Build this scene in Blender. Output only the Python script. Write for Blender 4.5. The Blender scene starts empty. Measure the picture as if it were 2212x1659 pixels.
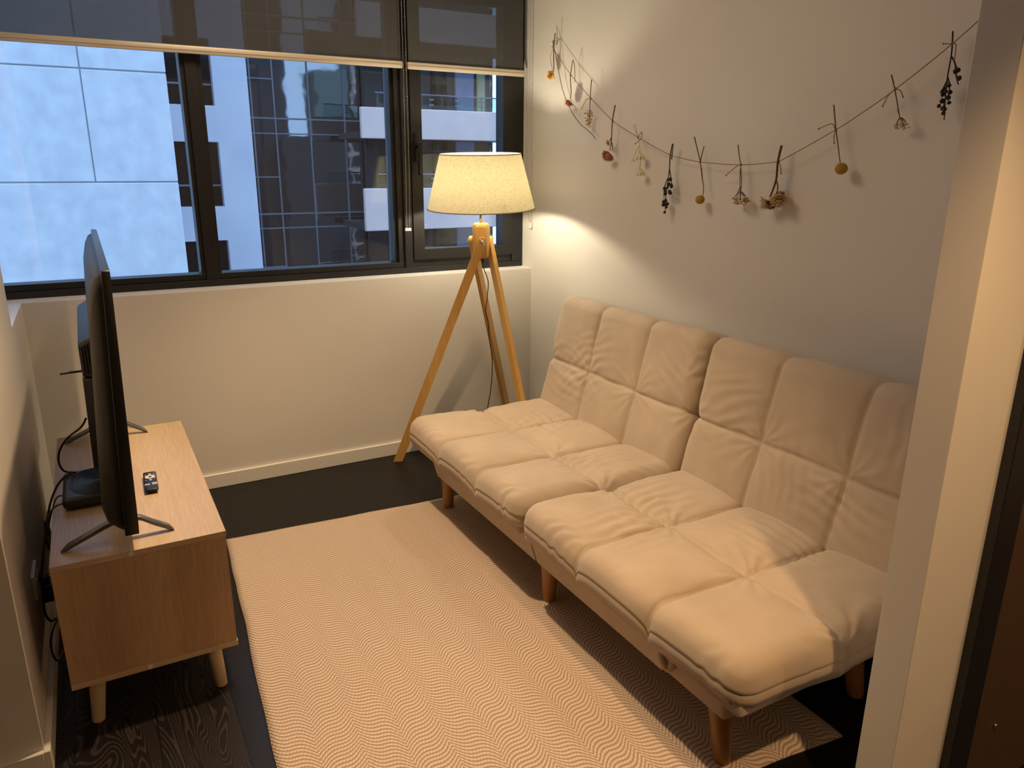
import bpy, bmesh, math, random
from mathutils import Vector, Matrix, noise
random.seed(7)
sc = bpy.context.scene
C = sc.collection
PI = math.pi

# ---------------------------------------------------------------- camera
cam_d = bpy.data.cameras.new('camera'); cam = bpy.data.objects.new('camera', cam_d); C.objects.link(cam)
yaw, pit, rol = 0.510728942, 0.284827025, 0.00642489
fw = Vector((math.sin(yaw)*math.cos(pit), math.cos(yaw)*math.cos(pit), -math.sin(pit)))
r0 = Vector((math.cos(yaw), -math.sin(yaw), 0)); u0 = r0.cross(fw)
rt = math.cos(rol)*r0 + math.sin(rol)*u0; up = -math.sin(rol)*r0 + math.cos(rol)*u0
cam.matrix_world = Matrix(((rt.x, up.x, -fw.x, 0), (rt.y, up.y, -fw.y, 0), (rt.z, up.z, -fw.z, 1.42), (0, 0, 0, 1)))
cam_d.sensor_fit = 'HORIZONTAL'; cam_d.sensor_width = 36.0; cam_d.lens = 36.0*1624.83/2212
cam_d.clip_start = 0.02; cam_d.clip_end = 500
sc.camera = cam

# ---------------------------------------------------------------- world, exposure
w = bpy.data.worlds.new('world'); sc.world = w; w.use_nodes = True
bg = w.node_tree.nodes['Background']
bg.inputs[0].default_value = (0.435, 0.647, 1.0, 1); bg.inputs[1].default_value = 3.35
sc.view_settings.view_transform = 'Standard'; sc.view_settings.look = 'None'
sc.view_settings.gamma = 1.0; sc.view_settings.exposure = 0.0; sc.view_settings.use_curve_mapping = False

def lamp(name, kind, loc, power, col, radius=0.04, size=None, blend=0.5, rot=(0, 0, 0)):
    d = bpy.data.lights.new(name, kind); d.energy = power; d.color = col
    if kind in ('SPOT', 'POINT'): d.shadow_soft_size = radius
    if kind == 'SPOT': d.spot_size = math.radians(size); d.spot_blend = blend
    o = bpy.data.objects.new(name, d); C.objects.link(o); o.location = loc; o.rotation_euler = rot
    return o
# recessed nook and entry downlights (above the frame), plus two added fill lights
lamp('downlight_nook', 'SPOT', (0.61, 2.08, 2.385), 140, (1.0, 0.68, 0.38), 0.028, 94, 0.75)
ad = lamp('soft_fill_nook', 'AREA', (0.70, 2.55, 2.39), 11.5, (1.0, 0.76, 0.52)); ad.data.shape = 'DISK'; ad.data.size = 0.75  # added broad fill that lifts the nook walls softly, not a real fitting
lamp('downlight_entry', 'SPOT', (0.93, 0.05, 2.385), 106, (1.0, 0.61, 0.29), 0.028, 92, 0.5)
lamp('fill_main_room', 'POINT', (2.3, -1.4, 2.30), 34, (1.0, 0.62, 0.33), 0.05)  # added unseen point fill for the main room and near wall faces

# ---------------------------------------------------------------- material helpers
def mat(name, base=(0.8, 0.8, 0.8), rough=0.6, metal=0.0, spec=0.5):
    m = bpy.data.materials.new(name); m.use_nodes = True
    b = m.node_tree.nodes['Principled BSDF']
    b.inputs['Base Color'].default_value = (*base, 1); b.inputs['Roughness'].default_value = rough
    b.inputs['Metallic'].default_value = metal; b.inputs['Specular IOR Level'].default_value = spec
    return m
def N(m, t, **k):
    n = m.node_tree.nodes.new(t)
    for a, v in k.items(): setattr(n, a, v)
    return n
def L(m, a, b): m.node_tree.links.new(a, b)
def P(m): return m.node_tree.nodes['Principled BSDF']
def noisy(m, c1, c2, scale=(1, 1, 1), nscale=5.0, detail=4, bump=0.0, bdist=0.002, lo=0.35, hi=0.65, coord='Object', rough2=None):
    tc = N(m, 'ShaderNodeTexCoord'); mp = N(m, 'ShaderNodeMapping'); mp.inputs['Scale'].default_value = scale
    L(m, tc.outputs[coord], mp.inputs[0])
    no = N(m, 'ShaderNodeTexNoise'); no.inputs['Scale'].default_value = nscale; no.inputs['Detail'].default_value = detail
    L(m, mp.outputs[0], no.inputs['Vector'])
    r = N(m, 'ShaderNodeValToRGB'); r.color_ramp.elements[0].position = lo; r.color_ramp.elements[1].position = hi
    r.color_ramp.elements[0].color = (*c1, 1); r.color_ramp.elements[1].color = (*c2, 1)
    L(m, no.outputs['Fac'], r.inputs[0]); L(m, r.outputs[0], P(m).inputs['Base Color'])
    if bump:
        b = N(m, 'ShaderNodeBump'); b.inputs['Strength'].default_value = bump; b.inputs['Distance'].default_value = bdist
        L(m, no.outputs['Fac'], b.inputs['Height']); L(m, b.outputs[0], P(m).inputs['Normal'])
    return m
def wood(name, c1, c2, along, rough=0.5, fine=70.0):
    m = mat(name, c1, rough); s = [1.0, 1.0, 1.0]; s[along] = 0.045
    tc = N(m, 'ShaderNodeTexCoord'); mp = N(m, 'ShaderNodeMapping'); mp.inputs['Scale'].default_value = s
    L(m, tc.outputs['Object'], mp.inputs[0])
    n1 = N(m, 'ShaderNodeTexNoise'); n1.inputs['Scale'].default_value = fine*4; n1.inputs['Detail'].default_value = 4
    n2 = N(m, 'ShaderNodeTexNoise'); n2.inputs['Scale'].default_value = 9; n2.inputs['Detail'].default_value = 3
    L(m, mp.outputs[0], n1.inputs['Vector']); L(m, mp.outputs[0], n2.inputs['Vector'])
    a = N(m, 'ShaderNodeMath', operation='MULTIPLY_ADD'); a.inputs[1].default_value = 0.5
    L(m, n1.outputs['Fac'], a.inputs[0])
    h = N(m, 'ShaderNodeMath', operation='MULTIPLY'); h.inputs[1].default_value = 0.5; L(m, n2.outputs['Fac'], h.inputs[0])
    L(m, h.outputs[0], a.inputs[2])
    r = N(m, 'ShaderNodeValToRGB'); r.color_ramp.elements[0].position = 0.36; r.color_ramp.elements[1].position = 0.62
    r.color_ramp.elements[0].color = (*c2, 1); r.color_ramp.elements[1].color = (*c1, 1)
    L(m, a.outputs[0], r.inputs[0]); L(m, r.outputs[0], P(m).inputs['Base Color'])
    b = N(m, 'ShaderNodeBump'); b.inputs['Strength'].default_value = 0.15; b.inputs['Distance'].default_value = 0.001
    L(m, n1.outputs['Fac'], b.inputs['Height']); L(m, b.outputs[0], P(m).inputs['Normal'])
    return m

M = {}
M['paint'] = noisy(mat('white_wall_paint', rough=0.55), (0.70, 0.67, 0.62), (0.74, 0.71, 0.66), nscale=1.6, lo=0.3, hi=0.7)
M['ceiling'] = mat('ceiling_paint', (0.8, 0.78, 0.74), 0.8)
M['skirting'] = mat('gloss_skirting_paint', (0.76, 0.74, 0.68), 0.35)
M['frame'] = mat('black_anodised_aluminium', (0.022, 0.021, 0.022), 0.42, 0.3)
M['black'] = mat('black_plastic', (0.008, 0.008, 0.009), 0.38)
M['tvback'] = mat('dark_textured_plastic', (0.022, 0.018, 0.016), 0.5)
M['screen'] = mat('glossy_screen', (0.003, 0.003, 0.004), 0.12)
M['cable'] = mat('black_cable_rubber', (0.007, 0.007, 0.008), 0.45)
M['greycable'] = mat('grey_cable_rubber', (0.09, 0.08, 0.07), 0.5)
M['legmetal'] = mat('grey_painted_metal', (0.16, 0.155, 0.16), 0.32, 0.7)
M['chrome'] = mat('brushed_steel', (0.65, 0.63, 0.6), 0.25, 1.0)
M['oak_top'] = wood('pale_oak_laminate_along', (0.64, 0.48, 0.31), (0.49, 0.35, 0.21), 1, 0.38)
M['oak_side'] = wood('pale_oak_laminate_upright', (0.56, 0.38, 0.22), (0.42, 0.26, 0.14), 2, 0.5)
M['leg_pale'] = wood('pale_beech', (0.55, 0.42, 0.27), (0.45, 0.33, 0.20), 2, 0.5)
M['leg_sofa'] = wood('honey_beech', (0.42, 0.20, 0.05), (0.30, 0.13, 0.03), 2, 0.35)
M['bamboo'] = wood('bamboo', (0.66, 0.40, 0.13), (0.50, 0.27, 0.07), 2, 0.42)
M['stem'] = mat('dry_brown_stem', (0.13, 0.07, 0.035), 0.9)
M['stemdark'] = mat('dark_dry_stem', (0.03, 0.018, 0.014), 0.9)
M['stempale'] = mat('straw_stem', (0.55, 0.43, 0.24), 0.9)
M['twine'] = mat('jute_twine', (0.26, 0.155, 0.075), 0.95)
M['berry'] = mat('black_berry', (0.012, 0.008, 0.012), 0.6)
M['billy'] = noisy(mat('mustard_flower_ball', rough=1.0), (0.33, 0.21, 0.03), (0.48, 0.33, 0.06), nscale=300, bump=1.0)
M['pet_yellow'] = mat('yellow_dry_petals', (0.75, 0.50, 0.15), 0.9)
M['pet_cream'] = mat('cream_dry_petals', (0.66, 0.52, 0.33), 0.9)
M['pet_pink'] = mat('dusty_pink_dry_petals', (0.42, 0.17, 0.13), 0.9)
M['pet_plum'] = mat('plum_dry_petals', (0.22, 0.08, 0.07), 0.9)
M['pet_pale'] = mat('pale_papery_petals', (0.72, 0.63, 0.42), 0.9)
M['flower_core'] = mat('flower_core', (0.30, 0.16, 0.05), 1.0)
M['white'] = mat('off_white_plastic', (0.72, 0.70, 0.66), 0.4)
M['rail'] = mat('champagne_blind_rail', (0.66, 0.58, 0.46), 0.38, 0.15)

def suede():
    m = mat('beige_suede_upholstery', rough=0.85, spec=0.2)
    noisy(m, (0.46, 0.37, 0.280), (0.53, 0.43, 0.328), nscale=7, detail=5, lo=0.3, hi=0.7)
    P(m).inputs['Sheen Weight'].default_value = 0.25; P(m).inputs['Sheen Roughness'].default_value = 0.5
    tc = N(m, 'ShaderNodeTexCoord'); n2 = N(m, 'ShaderNodeTexNoise'); n2.inputs['Scale'].default_value = 900
    L(m, tc.outputs['Object'], n2.inputs['Vector'])
    b = N(m, 'ShaderNodeBump'); b.inputs['Strength'].default_value = 0.12; b.inputs['Distance'].default_value = 0.001
    L(m, n2.outputs['Fac'], b.inputs['Height']); L(m, b.outputs[0], P(m).inputs['Normal'])
    return m
M['suede'] = suede()

def math_(m, op, a, b=None, c=None):
    n = N(m, 'ShaderNodeMath', operation=op)
    for i, v in enumerate((a, b, c)):
        if v is None: continue
        if isinstance(v, (int, float)): n.inputs[i].default_value = v
        else: L(m, v, n.inputs[i])
    return n.outputs[0]

def rug_mat():
    m = mat('herringbone_jute_weave', rough=0.95, spec=0.1)
    uv = N(m, 'ShaderNodeUVMap'); uv.uv_map = 'UVMap'
    nz = N(m, 'ShaderNodeTexNoise'); nz.inputs['Scale'].default_value = 6; nz.inputs['Detail'].default_value = 2
    L(m, uv.outputs[0], nz.inputs['Vector'])
    sp = N(m, 'ShaderNodeSeparateXYZ'); L(m, uv.outputs[0], sp.inputs[0])
    u, v = sp.outputs[0], sp.outputs[1]
    wob = math_(m, 'MULTIPLY', math_(m, 'SUBTRACT', nz.outputs['Fac'], 0.5), 0.03)
    uu = math_(m, 'ADD', u, wob)
    t = math_(m, 'FRACT', math_(m, 'DIVIDE', uu, 0.205))
    tri = math_(m, 'ABSOLUTE', math_(m, 'SUBTRACT', math_(m, 'MULTIPLY', t, 2.0), 1.0))     # 0..1..0
    # bend each flank into an S
    sb = math_(m, 'MULTIPLY', math_(m, 'SINE', math_(m, 'MULTIPLY', tri, 2*PI)), 0.16)
    zig = math_(m, 'MULTIPLY', math_(m, 'ADD', tri, sb), 0.072)
    ph = math_(m, 'DIVIDE', math_(m, 'ADD', v, math_(m, 'ADD', zig, math_(m, 'MULTIPLY', wob, 0.4))), 0.0140)
    s = math_(m, 'SINE', math_(m, 'MULTIPLY', ph, 2*PI))
    s = math_(m, 'MULTIPLY_ADD', s, 0.5, 0.5)
    row = math_(m, 'FLOOR', ph)
    off = math_(m, 'MULTIPLY', math_(m, 'MODULO', row, 2.0), 0.5)
    dt = math_(m, 'SINE', math_(m, 'MULTIPLY', math_(m, 'ADD', math_(m, 'DIVIDE', u, 0.0085), off), 2*PI))
    dt = math_(m, 'MULTIPLY_ADD', dt, 0.5, 0.5)
    hgt = math_(m, 'MULTIPLY', math_(m, 'POWER', s, 0.7), math_(m, 'MULTIPLY_ADD', dt, 0.45, 0.55))
    r = N(m, 'ShaderNodeValToRGB'); r.color_ramp.elements[0].position = 0.05; r.color_ramp.elements[1].position = 0.75
    r.color_ramp.elements[0].color = (0.33, 0.245, 0.185, 1); r.color_ramp.elements[1].color = (0.68, 0.55, 0.44, 1)
    L(m, hgt, r.inputs[0]); L(m, r.outputs[0], P(m).inputs['Base Color'])
    b = N(m, 'ShaderNodeBump'); b.inputs['Strength'].default_value = 0.6; b.inputs['Distance'].default_value = 0.002
    L(m, hgt, b.inputs['Height']); L(m, b.outputs[0], P(m).inputs['Normal'])
    return m
M['rug'] = rug_mat()

def floor_mat():
    m = mat('black_stained_oak_boards', rough=0.42, spec=0.28)
    tc = N(m, 'ShaderNodeTexCoord'); sp = N(m, 'ShaderNodeSeparateXYZ'); L(m, tc.outputs['Object'], sp.inputs[0])
    x, y = sp.outputs[0], sp.outputs[1]
    bx = math_(m, 'DIVIDE', math_(m, 'SUBTRACT', x, 0.186), 0.19)
    idx = math_(m, 'FLOOR', bx); fr = math_(m, 'FRACT', bx)
    wn = N(m, 'ShaderNodeTexWhiteNoise', noise_dimensions='1D'); L(m, idx, wn.inputs['W'])
    joint = math_(m, 'ADD', math_(m, 'LESS_THAN', fr, 0.012), math_(m, 'GREATER_THAN', fr, 0.988))
    yj = math_(m, 'FRACT', math_(m, 'ADD', math_(m, 'DIVIDE', y, 1.9), math_(m, 'MULTIPLY', wn.outputs['Value'], 1.0)))
    joint = math_(m, 'MAXIMUM', joint, math_(m, 'LESS_THAN', yj, 0.0016))
    cb = N(m, 'ShaderNodeCombineXYZ')
    L(m, x, cb.inputs[0]); L(m, math_(m, 'MULTIPLY', y, 0.28), cb.inputs[1]); L(m, math_(m, 'MULTIPLY', idx, 3.7), cb.inputs[2])
    n1 = N(m, 'ShaderNodeTexNoise'); n1.inputs['Scale'].default_value = 5.5; n1.inputs['Detail'].default_value = 2.0
    n1.inputs['Distortion'].default_value = 0.6; L(m, cb.outputs[0], n1.inputs['Vector'])
    rings = math_(m, 'SINE', math_(m, 'MULTIPLY', n1.outputs['Fac'], 330.0))
    cb2 = N(m, 'ShaderNodeCombineXYZ'); L(m, math_(m, 'MULTIPLY', x, 1.0), cb2.inputs[0]); L(m, math_(m, 'MULTIPLY', y, 0.12), cb2.inputs[1])
    n2 = N(m, 'ShaderNodeTexNoise'); n2.inputs['Scale'].default_value = 260; n2.inputs['Detail'].default_value = 2; L(m, cb2.outputs[0], n2.inputs['Vector'])
    g = math_(m, 'MULTIPLY', math_(m, 'GREATER_THAN', rings, 0.45), n2.outputs['Fac'])
    # boards differ in how open their grain is; the board beside the rug is closed and smooth
    op = math_(m, 'MULTIPLY', math_(m, 'LESS_THAN', math_(m, 'ABSOLUTE', math_(m, 'ADD', idx, 2.0)), 1.6), 0.9)
    op = math_(m, 'ADD', op, 0.10)
    g = math_(m, 'MULTIPLY', g, op)
    r = N(m, 'ShaderNodeValToRGB'); r.color_ramp.elements[0].position = 0.05; r.color_ramp.elements[1].position = 0.75
    r.color_ramp.elements[0].color = (0.0062, 0.005, 0.005, 1); r.color_ramp.elements[1].color = (0.046, 0.034, 0.030, 1)
    L(m, g, r.inputs[0])
    mx = N(m, 'ShaderNodeMix', data_type='RGBA'); L(m, joint, mx.inputs[0]); L(m, r.outputs[0], mx.inputs[6]); mx.inputs[7].default_value = (0.002, 0.002, 0.002, 1)
    L(m, mx.outputs[2], P(m).inputs['Base Color'])
    b = N(m, 'ShaderNodeBump'); b.inputs['Strength'].default_value = 0.35; b.inputs['Distance'].default_value = 0.001
    L(m, math_(m, 'SUBTRACT', g, joint), b.inputs['Height']); L(m, b.outputs[0], P(m).inputs['Normal'])
    return m
M['floor'] = floor_mat()

def glass_pane(name, tint=(0.93, 0.96, 0.98), ior=1.5, specks=False):
    m = bpy.data.materials.new(name); m.use_nodes = True; nt = m.node_tree; nt.nodes.clear()
    o = N(m, 'ShaderNodeOutputMaterial'); t = N(m, 'ShaderNodeBsdfTransparent'); t.inputs[0].default_value = (*tint, 1)
    g = N(m, 'ShaderNodeBsdfGlossy'); g.inputs['Roughness'].default_value = 0.0
    f = N(m, 'ShaderNodeFresnel'); f.inputs[0].default_value = ior
    x = N(m, 'ShaderNodeMixShader'); L(m, f.outputs[0], x.inputs[0]); L(m, t.outputs[0], x.inputs[1]); L(m, g.outputs[0], x.inputs[2])
    L(m, x.outputs[0], o.inputs[0]); return m
M['glass'] = glass_pane('clear_window_glass')
M['railglass'] = glass_pane('balcony_glass', (0.75, 0.9, 0.92), 1.5)

def blind_mat():
    m = bpy.data.materials.new('dark_sunscreen_fabric'); m.use_nodes = True; nt = m.node_tree; nt.nodes.clear()
    o = N(m, 'ShaderNodeOutputMaterial'); t = N(m, 'ShaderNodeBsdfTransparent'); d = N(m, 'ShaderNodeBsdfDiffuse')
    d.inputs[0].default_value = (0.095, 0.094, 0.092, 1)
    x = N(m, 'ShaderNodeMixShader'); x.inputs[0].default_value = 0.72
    L(m, t.outputs[0], x.inputs[1]); L(m, d.outputs[0], x.inputs[2]); L(m, x.outputs[0], o.inputs[0]); return m
M['blind'] = blind_mat()

def shade_mat():
    m = bpy.data.materials.new('cream_linen_lampshade'); m.use_nodes = True; nt = m.node_tree; nt.nodes.clear()
    o = N(m, 'ShaderNodeOutputMaterial')
    tc = N(m, 'ShaderNodeTexCoord'); mp = N(m, 'ShaderNodeMapping'); mp.inputs['Scale'].default_value = (1, 1, 0.25)
    L(m, tc.outputs['Object'], mp.inputs[0])
    n = N(m, 'ShaderNodeTexNoise'); n.inputs['Scale'].default_value = 330; n.inputs['Detail'].default_value = 3; L(m, mp.outputs[0], n.inputs['Vector'])
    mp2 = N(m, 'ShaderNodeMapping'); mp2.inputs['Scale'].default_value = (0.2, 0.2, 1); L(m, tc.outputs['Object'], mp2.inputs[0])
    n2 = N(m, 'ShaderNodeTexNoise'); n2.inputs['Scale'].default_value = 420; n2.inputs['Detail'].default_value = 3; L(m, mp2.outputs[0], n2.inputs['Vector'])
    av = math_(m, 'MULTIPLY', math_(m, 'ADD', n.outputs['Fac'], n2.outputs['Fac']), 0.5)
    def ramp(a, b):
        r = N(m, 'ShaderNodeValToRGB'); r.color_ramp.elements[0].position = 0.38; r.color_ramp.elements[1].position = 0.56
        r.color_ramp.elements[0].color = (*a, 1); r.color_ramp.elements[1].color = (*b, 1); L(m, av, r.inputs[0]); return r.outputs[0]
    d = N(m, 'ShaderNodeBsdfDiffuse'); t = N(m, 'ShaderNodeBsdfTranslucent')
    L(m, ramp((0.50, 0.46, 0.38), (0.66, 0.61, 0.50)), d.inputs[0]); L(m, ramp((0.190, 0.160, 0.088), (0.26, 0.222, 0.128)), t.inputs[0])
    x = N(m, 'ShaderNodeMixShader'); x.inputs[0].default_value = 0.42
    L(m, d.outputs[0], x.inputs[1]); L(m, t.outputs[0], x.inputs[2]); L(m, x.outputs[0], o.inputs[0]); return m
M['shade'] = shade_mat()
def emis(name, col, s):
    m = bpy.data.materials.new(name); m.use_nodes = True; nt = m.node_tree; nt.nodes.clear()
    o = N(m, 'ShaderNodeOutputMaterial'); e = N(m, 'ShaderNodeEmission'); e.inputs[0].default_value = (*col, 1); e.inputs[1].default_value = s
    L(m, e.outputs[0], o.inputs[0]); return m
M['bulb'] = emis('lit_bulb', (1.0, 0.87, 0.63), 430)

def concrete(name, a, b, sc_=0.5):
    m = mat(name, rough=0.9, spec=0.1)
    noisy(m, a, b, scale=(1, 1, 0.8), nscale=sc_, detail=8, lo=0.3, hi=0.72, bump=0.1, bdist=0.02); return m
M['conc'] = concrete('pale_precast_concrete', (0.63, 0.62, 0.64), (0.79, 0.79, 0.77), 3.0)
M['conc2'] = concrete('grey_precast_concrete', (0.58, 0.58, 0.62), (0.68, 0.67, 0.70), 1.0)
M['balc'] = concrete('white_rendered_parapet', (0.76, 0.56, 0.48), (0.84, 0.62, 0.53), 1.5)
M['mullion'] = mat('grey_mullion', (0.16, 0.17, 0.2), 0.5)
M['darkwall'] = mat('dark_cladding', (0.035, 0.032, 0.035), 0.5)
def mirror_glass(name, tint, gl):
    m = mat(name, tint, 0.03, 0.0, 0.5); P(m).inputs['IOR'].default_value = gl
    tc = N(m, 'ShaderNodeTexCoord'); n = N(m, 'ShaderNodeTexNoise'); n.inputs['Scale'].default_value = 0.9; n.inputs['Detail'].default_value = 1.5
    mp = N(m, 'ShaderNodeMapping'); mp.inputs['Scale'].default_value = (1, 1, 1.3); L(m, tc.outputs['Object'], mp.inputs[0]); L(m, mp.outputs[0], n.inputs['Vector'])
    b = N(m, 'ShaderNodeBump'); b.inputs['Strength'].default_value = 0.4; b.inputs['Distance'].default_value = 0.012
    L(m, n.outputs['Fac'], b.inputs['Height']); L(m, b.outputs[0], P(m).inputs['Normal']); return m
M['mglass'] = mirror_glass('reflective_tower_glass', (0.012, 0.012, 0.015), 3.0)
M['dglass'] = mirror_glass('dark_apartment_glass', (0.012, 0.009, 0.009), 1.45)

# ---------------------------------------------------------------- object helpers
def tag(o, label=None, cat=None, group=None, kind=None):
    if label: o['label'] = label
    if cat: o['category'] = cat
    if group: o['group'] = group
    if kind: o['kind'] = kind
    return o
def thing(name, label, cat, loc=(0, 0, 0), group=None):
    o = bpy.data.objects.new(name, None); o.empty_display_size = 0.05; C.objects.link(o); o.location = loc
    return tag(o, label, cat, group)
def link(name, bm, m, parent=None, smooth=False, origin=None):
    """world-space bmesh -> object; with a parent (an Empty or mesh) the coordinates stay world coordinates"""
    me = bpy.data.meshes.new(name)
    bmesh.ops.recalc_face_normals(bm, faces=bm.faces)
    off = Vector(origin) if origin is not None else Vector((0, 0, 0))
    if off.length: bmesh.ops.translate(bm, verts=bm.verts, vec=-off)
    bm.to_mesh(me); bm.free()
    for mm in (m if isinstance(m, (list, tuple)) else [m]): me.materials.append(mm)
    if smooth:
        for p in me.polygons: p.use_smooth = True
    o = bpy.data.objects.new(name, me); C.objects.link(o)
    if parent is not None:
        o.parent = parent; pl = Vector((0, 0, 0)); q = parent
        while q is not None: pl += q.location; q = q.parent
        o.location = off - pl
    else: o.location = off
    return o
def auto(o, ang=40):
    for p in o.data.polygons: p.use_smooth = True
    try: o.data.set_sharp_from_angle(angle=math.radians(ang))
    except Exception: pass
    return o
def box(bm, x0, x1, y0, y1, z0, z1, bev=0.0, seg=2, mi=0, mtx=None):
    r = bmesh.ops.create_cube(bm, size=1.0); vs = r['verts']
    for v in vs: v.co = Vector(((x0+x1)/2+v.co.x*(x1-x0), (y0+y1)/2+v.co.y*(y1-y0), (z0+z1)/2+v.co.z*(z1-z0)))
    fs = set(f for v in vs for f in v.link_faces)
    if mtx is not None: bmesh.ops.transform(bm, matrix=mtx, verts=vs)
    if bev > 0:
        es = list(set(e for f in fs for e in f.edges))
        rr = bmesh.ops.bevel(bm, geom=es, offset=bev, segments=seg, affect='EDGES', profile=0.5)
        fs = set(f for f in rr['faces']) | set(f for f in fs if f.is_valid)
    for f in fs:
        if f.is_valid: f.material_index = mi
    return bm
def B(*a, **k): return box(bmesh.new(), *a, **k)
def spline(pts, n=8):
    pts = [Vector(p) for p in pts]
    if len(pts) < 3: return pts
    out = []
    for i in range(len(pts)-1):
        p0 = pts[max(i-1, 0)]; p1 = pts[i]; p2 = pts[i+1]; p3 = pts[min(i+2, len(pts)-1)]
        for k in range(n):
            t = k/n
            out.append(0.5*((2*p1)+(p2-p0)*t+(2*p0-5*p1+4*p2-p3)*t*t+(3*p1-p0-3*p2+p3)*t**3))
    out.append(pts[-1]); return out
def tube(bm, pts, r, sides=8, mi=0):
    pts = [Vector(p) for p in pts]; n = len(pts)
    rr = r if isinstance(r, (list, tuple)) else [r]*n
    rings = []; prev = None
    for i, p in enumerate(pts):
        t = (pts[min(i+1, n-1)]-pts[max(i-1, 0)])
        if t.length < 1e-9: t = Vector((0, 0, 1))
        t.normalize()
        if prev is None:
            a = Vector((0, 0, 1)) if abs(t.z) < 0.9 else Vector((1, 0, 0)); nn = t.cross(a).normalized()
        else:
            nn = prev-t*prev.dot(t)
            nn = nn.normalized() if nn.length > 1e-6 else t.orthogonal().normalized()
        prev = nn; bb = t.cross(nn)
        rings.append([bm.verts.new(p+(nn*math.cos(2*PI*k/sides)+bb*math.sin(2*PI*k/sides))*rr[i]) for k in range(sides)])
    for i in range(n-1):
        for k in range(sides):
            f = bm.faces.new((rings[i][k], rings[i][(k+1) % sides], rings[i+1][(k+1) % sides], rings[i+1][k])); f.material_index = mi
    for rg in (rings[0][::-1], rings[-1]):
        f = bm.faces.new(rg); f.material_index = mi
    return bm
def ball(bm, c, r, seg=10, sq=(1, 1, 1), mi=0):
    q = bmesh.ops.create_uvsphere(bm, u_segments=seg, v_segments=max(5, seg*2//3), radius=1)
    for v in q['verts']: v.co = Vector((c[0]+v.co.x*r*sq[0], c[1]+v.co.y*r*sq[1], c[2]+v.co.z*r*sq[2]))
    for f in set(f for v in q['verts'] for f in v.link_faces): f.material_index = mi
    return bm
def lathe(bm, c, prof, seg=32, cap=True):
    rings = []
    for r, z in prof: rings.append([bm.verts.new((c[0]+r*math.cos(2*PI*k/seg), c[1]+r*math.sin(2*PI*k/seg), c[2]+z)) for k in range(seg)])
    for i in range(len(rings)-1):
        for k in range(seg): bm.faces.new((rings[i][k], rings[i][(k+1) % seg], rings[i+1][(k+1) % seg], rings[i+1][k]))
    if cap: bm.faces.new(rings[0][::-1]); bm.faces.new(rings[-1])
    return bm
def struct(name, bm, m, parent=None, **k):
    o = link(name, bm, m, parent, **k)
    if parent is None: o['kind'] = 'structure'
    return o

# ================================================================ the room shell
XL, XR, YB, ZS = -0.25, 2.02, 3.406, 0.897
b = bmesh.new(); box(b, -3.2, 3.6, -3.6, 3.70, -0.12, 0.0)
struct('floor', b, M['floor'])
struct('ceiling', B(-3.2, 3.6, -3.6, 3.70, 2.40, 2.52), M['ceiling'])
b = bmesh.new(); box(b, -0.90, XR, YB, 3.70, 0, ZS-0.004); box(b, -0.90, 2.2, 3.47, 3.70, 2.27, 2.40)
struct('wall_back', b, M['paint'])
struct('wall_right', B(XR, 2.2, 0.80, 3.70, 0, 2.40), M['paint'])
b = bmesh.new(); box(b, -0.90, XL, 1.84, 2.898, 0, 2.40); box(b, -0.90, XL, 2.898, YB, 0, ZS-0.004); box(b, -0.98, -0.90, 1.84, 3.70, 0, 2.4)
struct('wall_left', b, M['paint'])
b = bmesh.new(); box(b, 1.31, 3.4, 0.722, 0.80, 0, 2.40, bev=0.002)
struct('wall_near_right', b, M['paint'])
struct('wall_near_left', B(-3.2, -0.90, 1.84, 1.94, 0, 2.40), M['paint'])
struct('wall_rear', B(-3.2, 3.6, -3.6, -3.5, 0, 2.40), M['paint'])
struct('wall_far_left', B(-3.3, -3.2, -3.6, 1.94, 0, 2.40), M['paint'])
struct('wall_far_right', B(3.4, 3.6, -3.6, 0.80, 0, 2.40), M['paint'])
# plastered sill ledge running under the window and round the left corner
b = bmesh.new()
pts = [(-0.90, 2.898), (XL, 2.898), (XL, YB), (XR, YB), (XR, 3.56), (-0.90, 3.56)]
vs = [b.verts.new((x, y, ZS)) for x, y in pts]; f = b.faces.new(vs)
r = bmesh.ops.extrude_face_region(b, geom=[f]); bmesh.ops.translate(b, verts=[v for v in r['geom'] if isinstance(v, bmesh.types.BMVert)], vec=(0, 0, -0.004))
struct('trim_1', b, mat('white_sill_paint', (0.86, 0.86, 0.86), 0.45))
# skirting boards
def skirt(name, x0, x1, y0, y1): struct(name, B(x0, x1, y0, y1, 0.0, 0.065, bev=0.0015, seg=1), M['skirting'])
skirt('baseboard_back', XL+0.014, XR-0.014, YB-0.014, YB)
skirt('baseboard_left', XL, XL+0.014, 1.828, YB)
skirt('baseboard_right', XR-0.014, XR, 0.80, YB)
skirt('baseboard_near_left', -3.2, XL, 1.826, 1.84)
skirt('baseboard_near_right', 1.296, 1.31, 0.722, 0.80)

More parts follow.
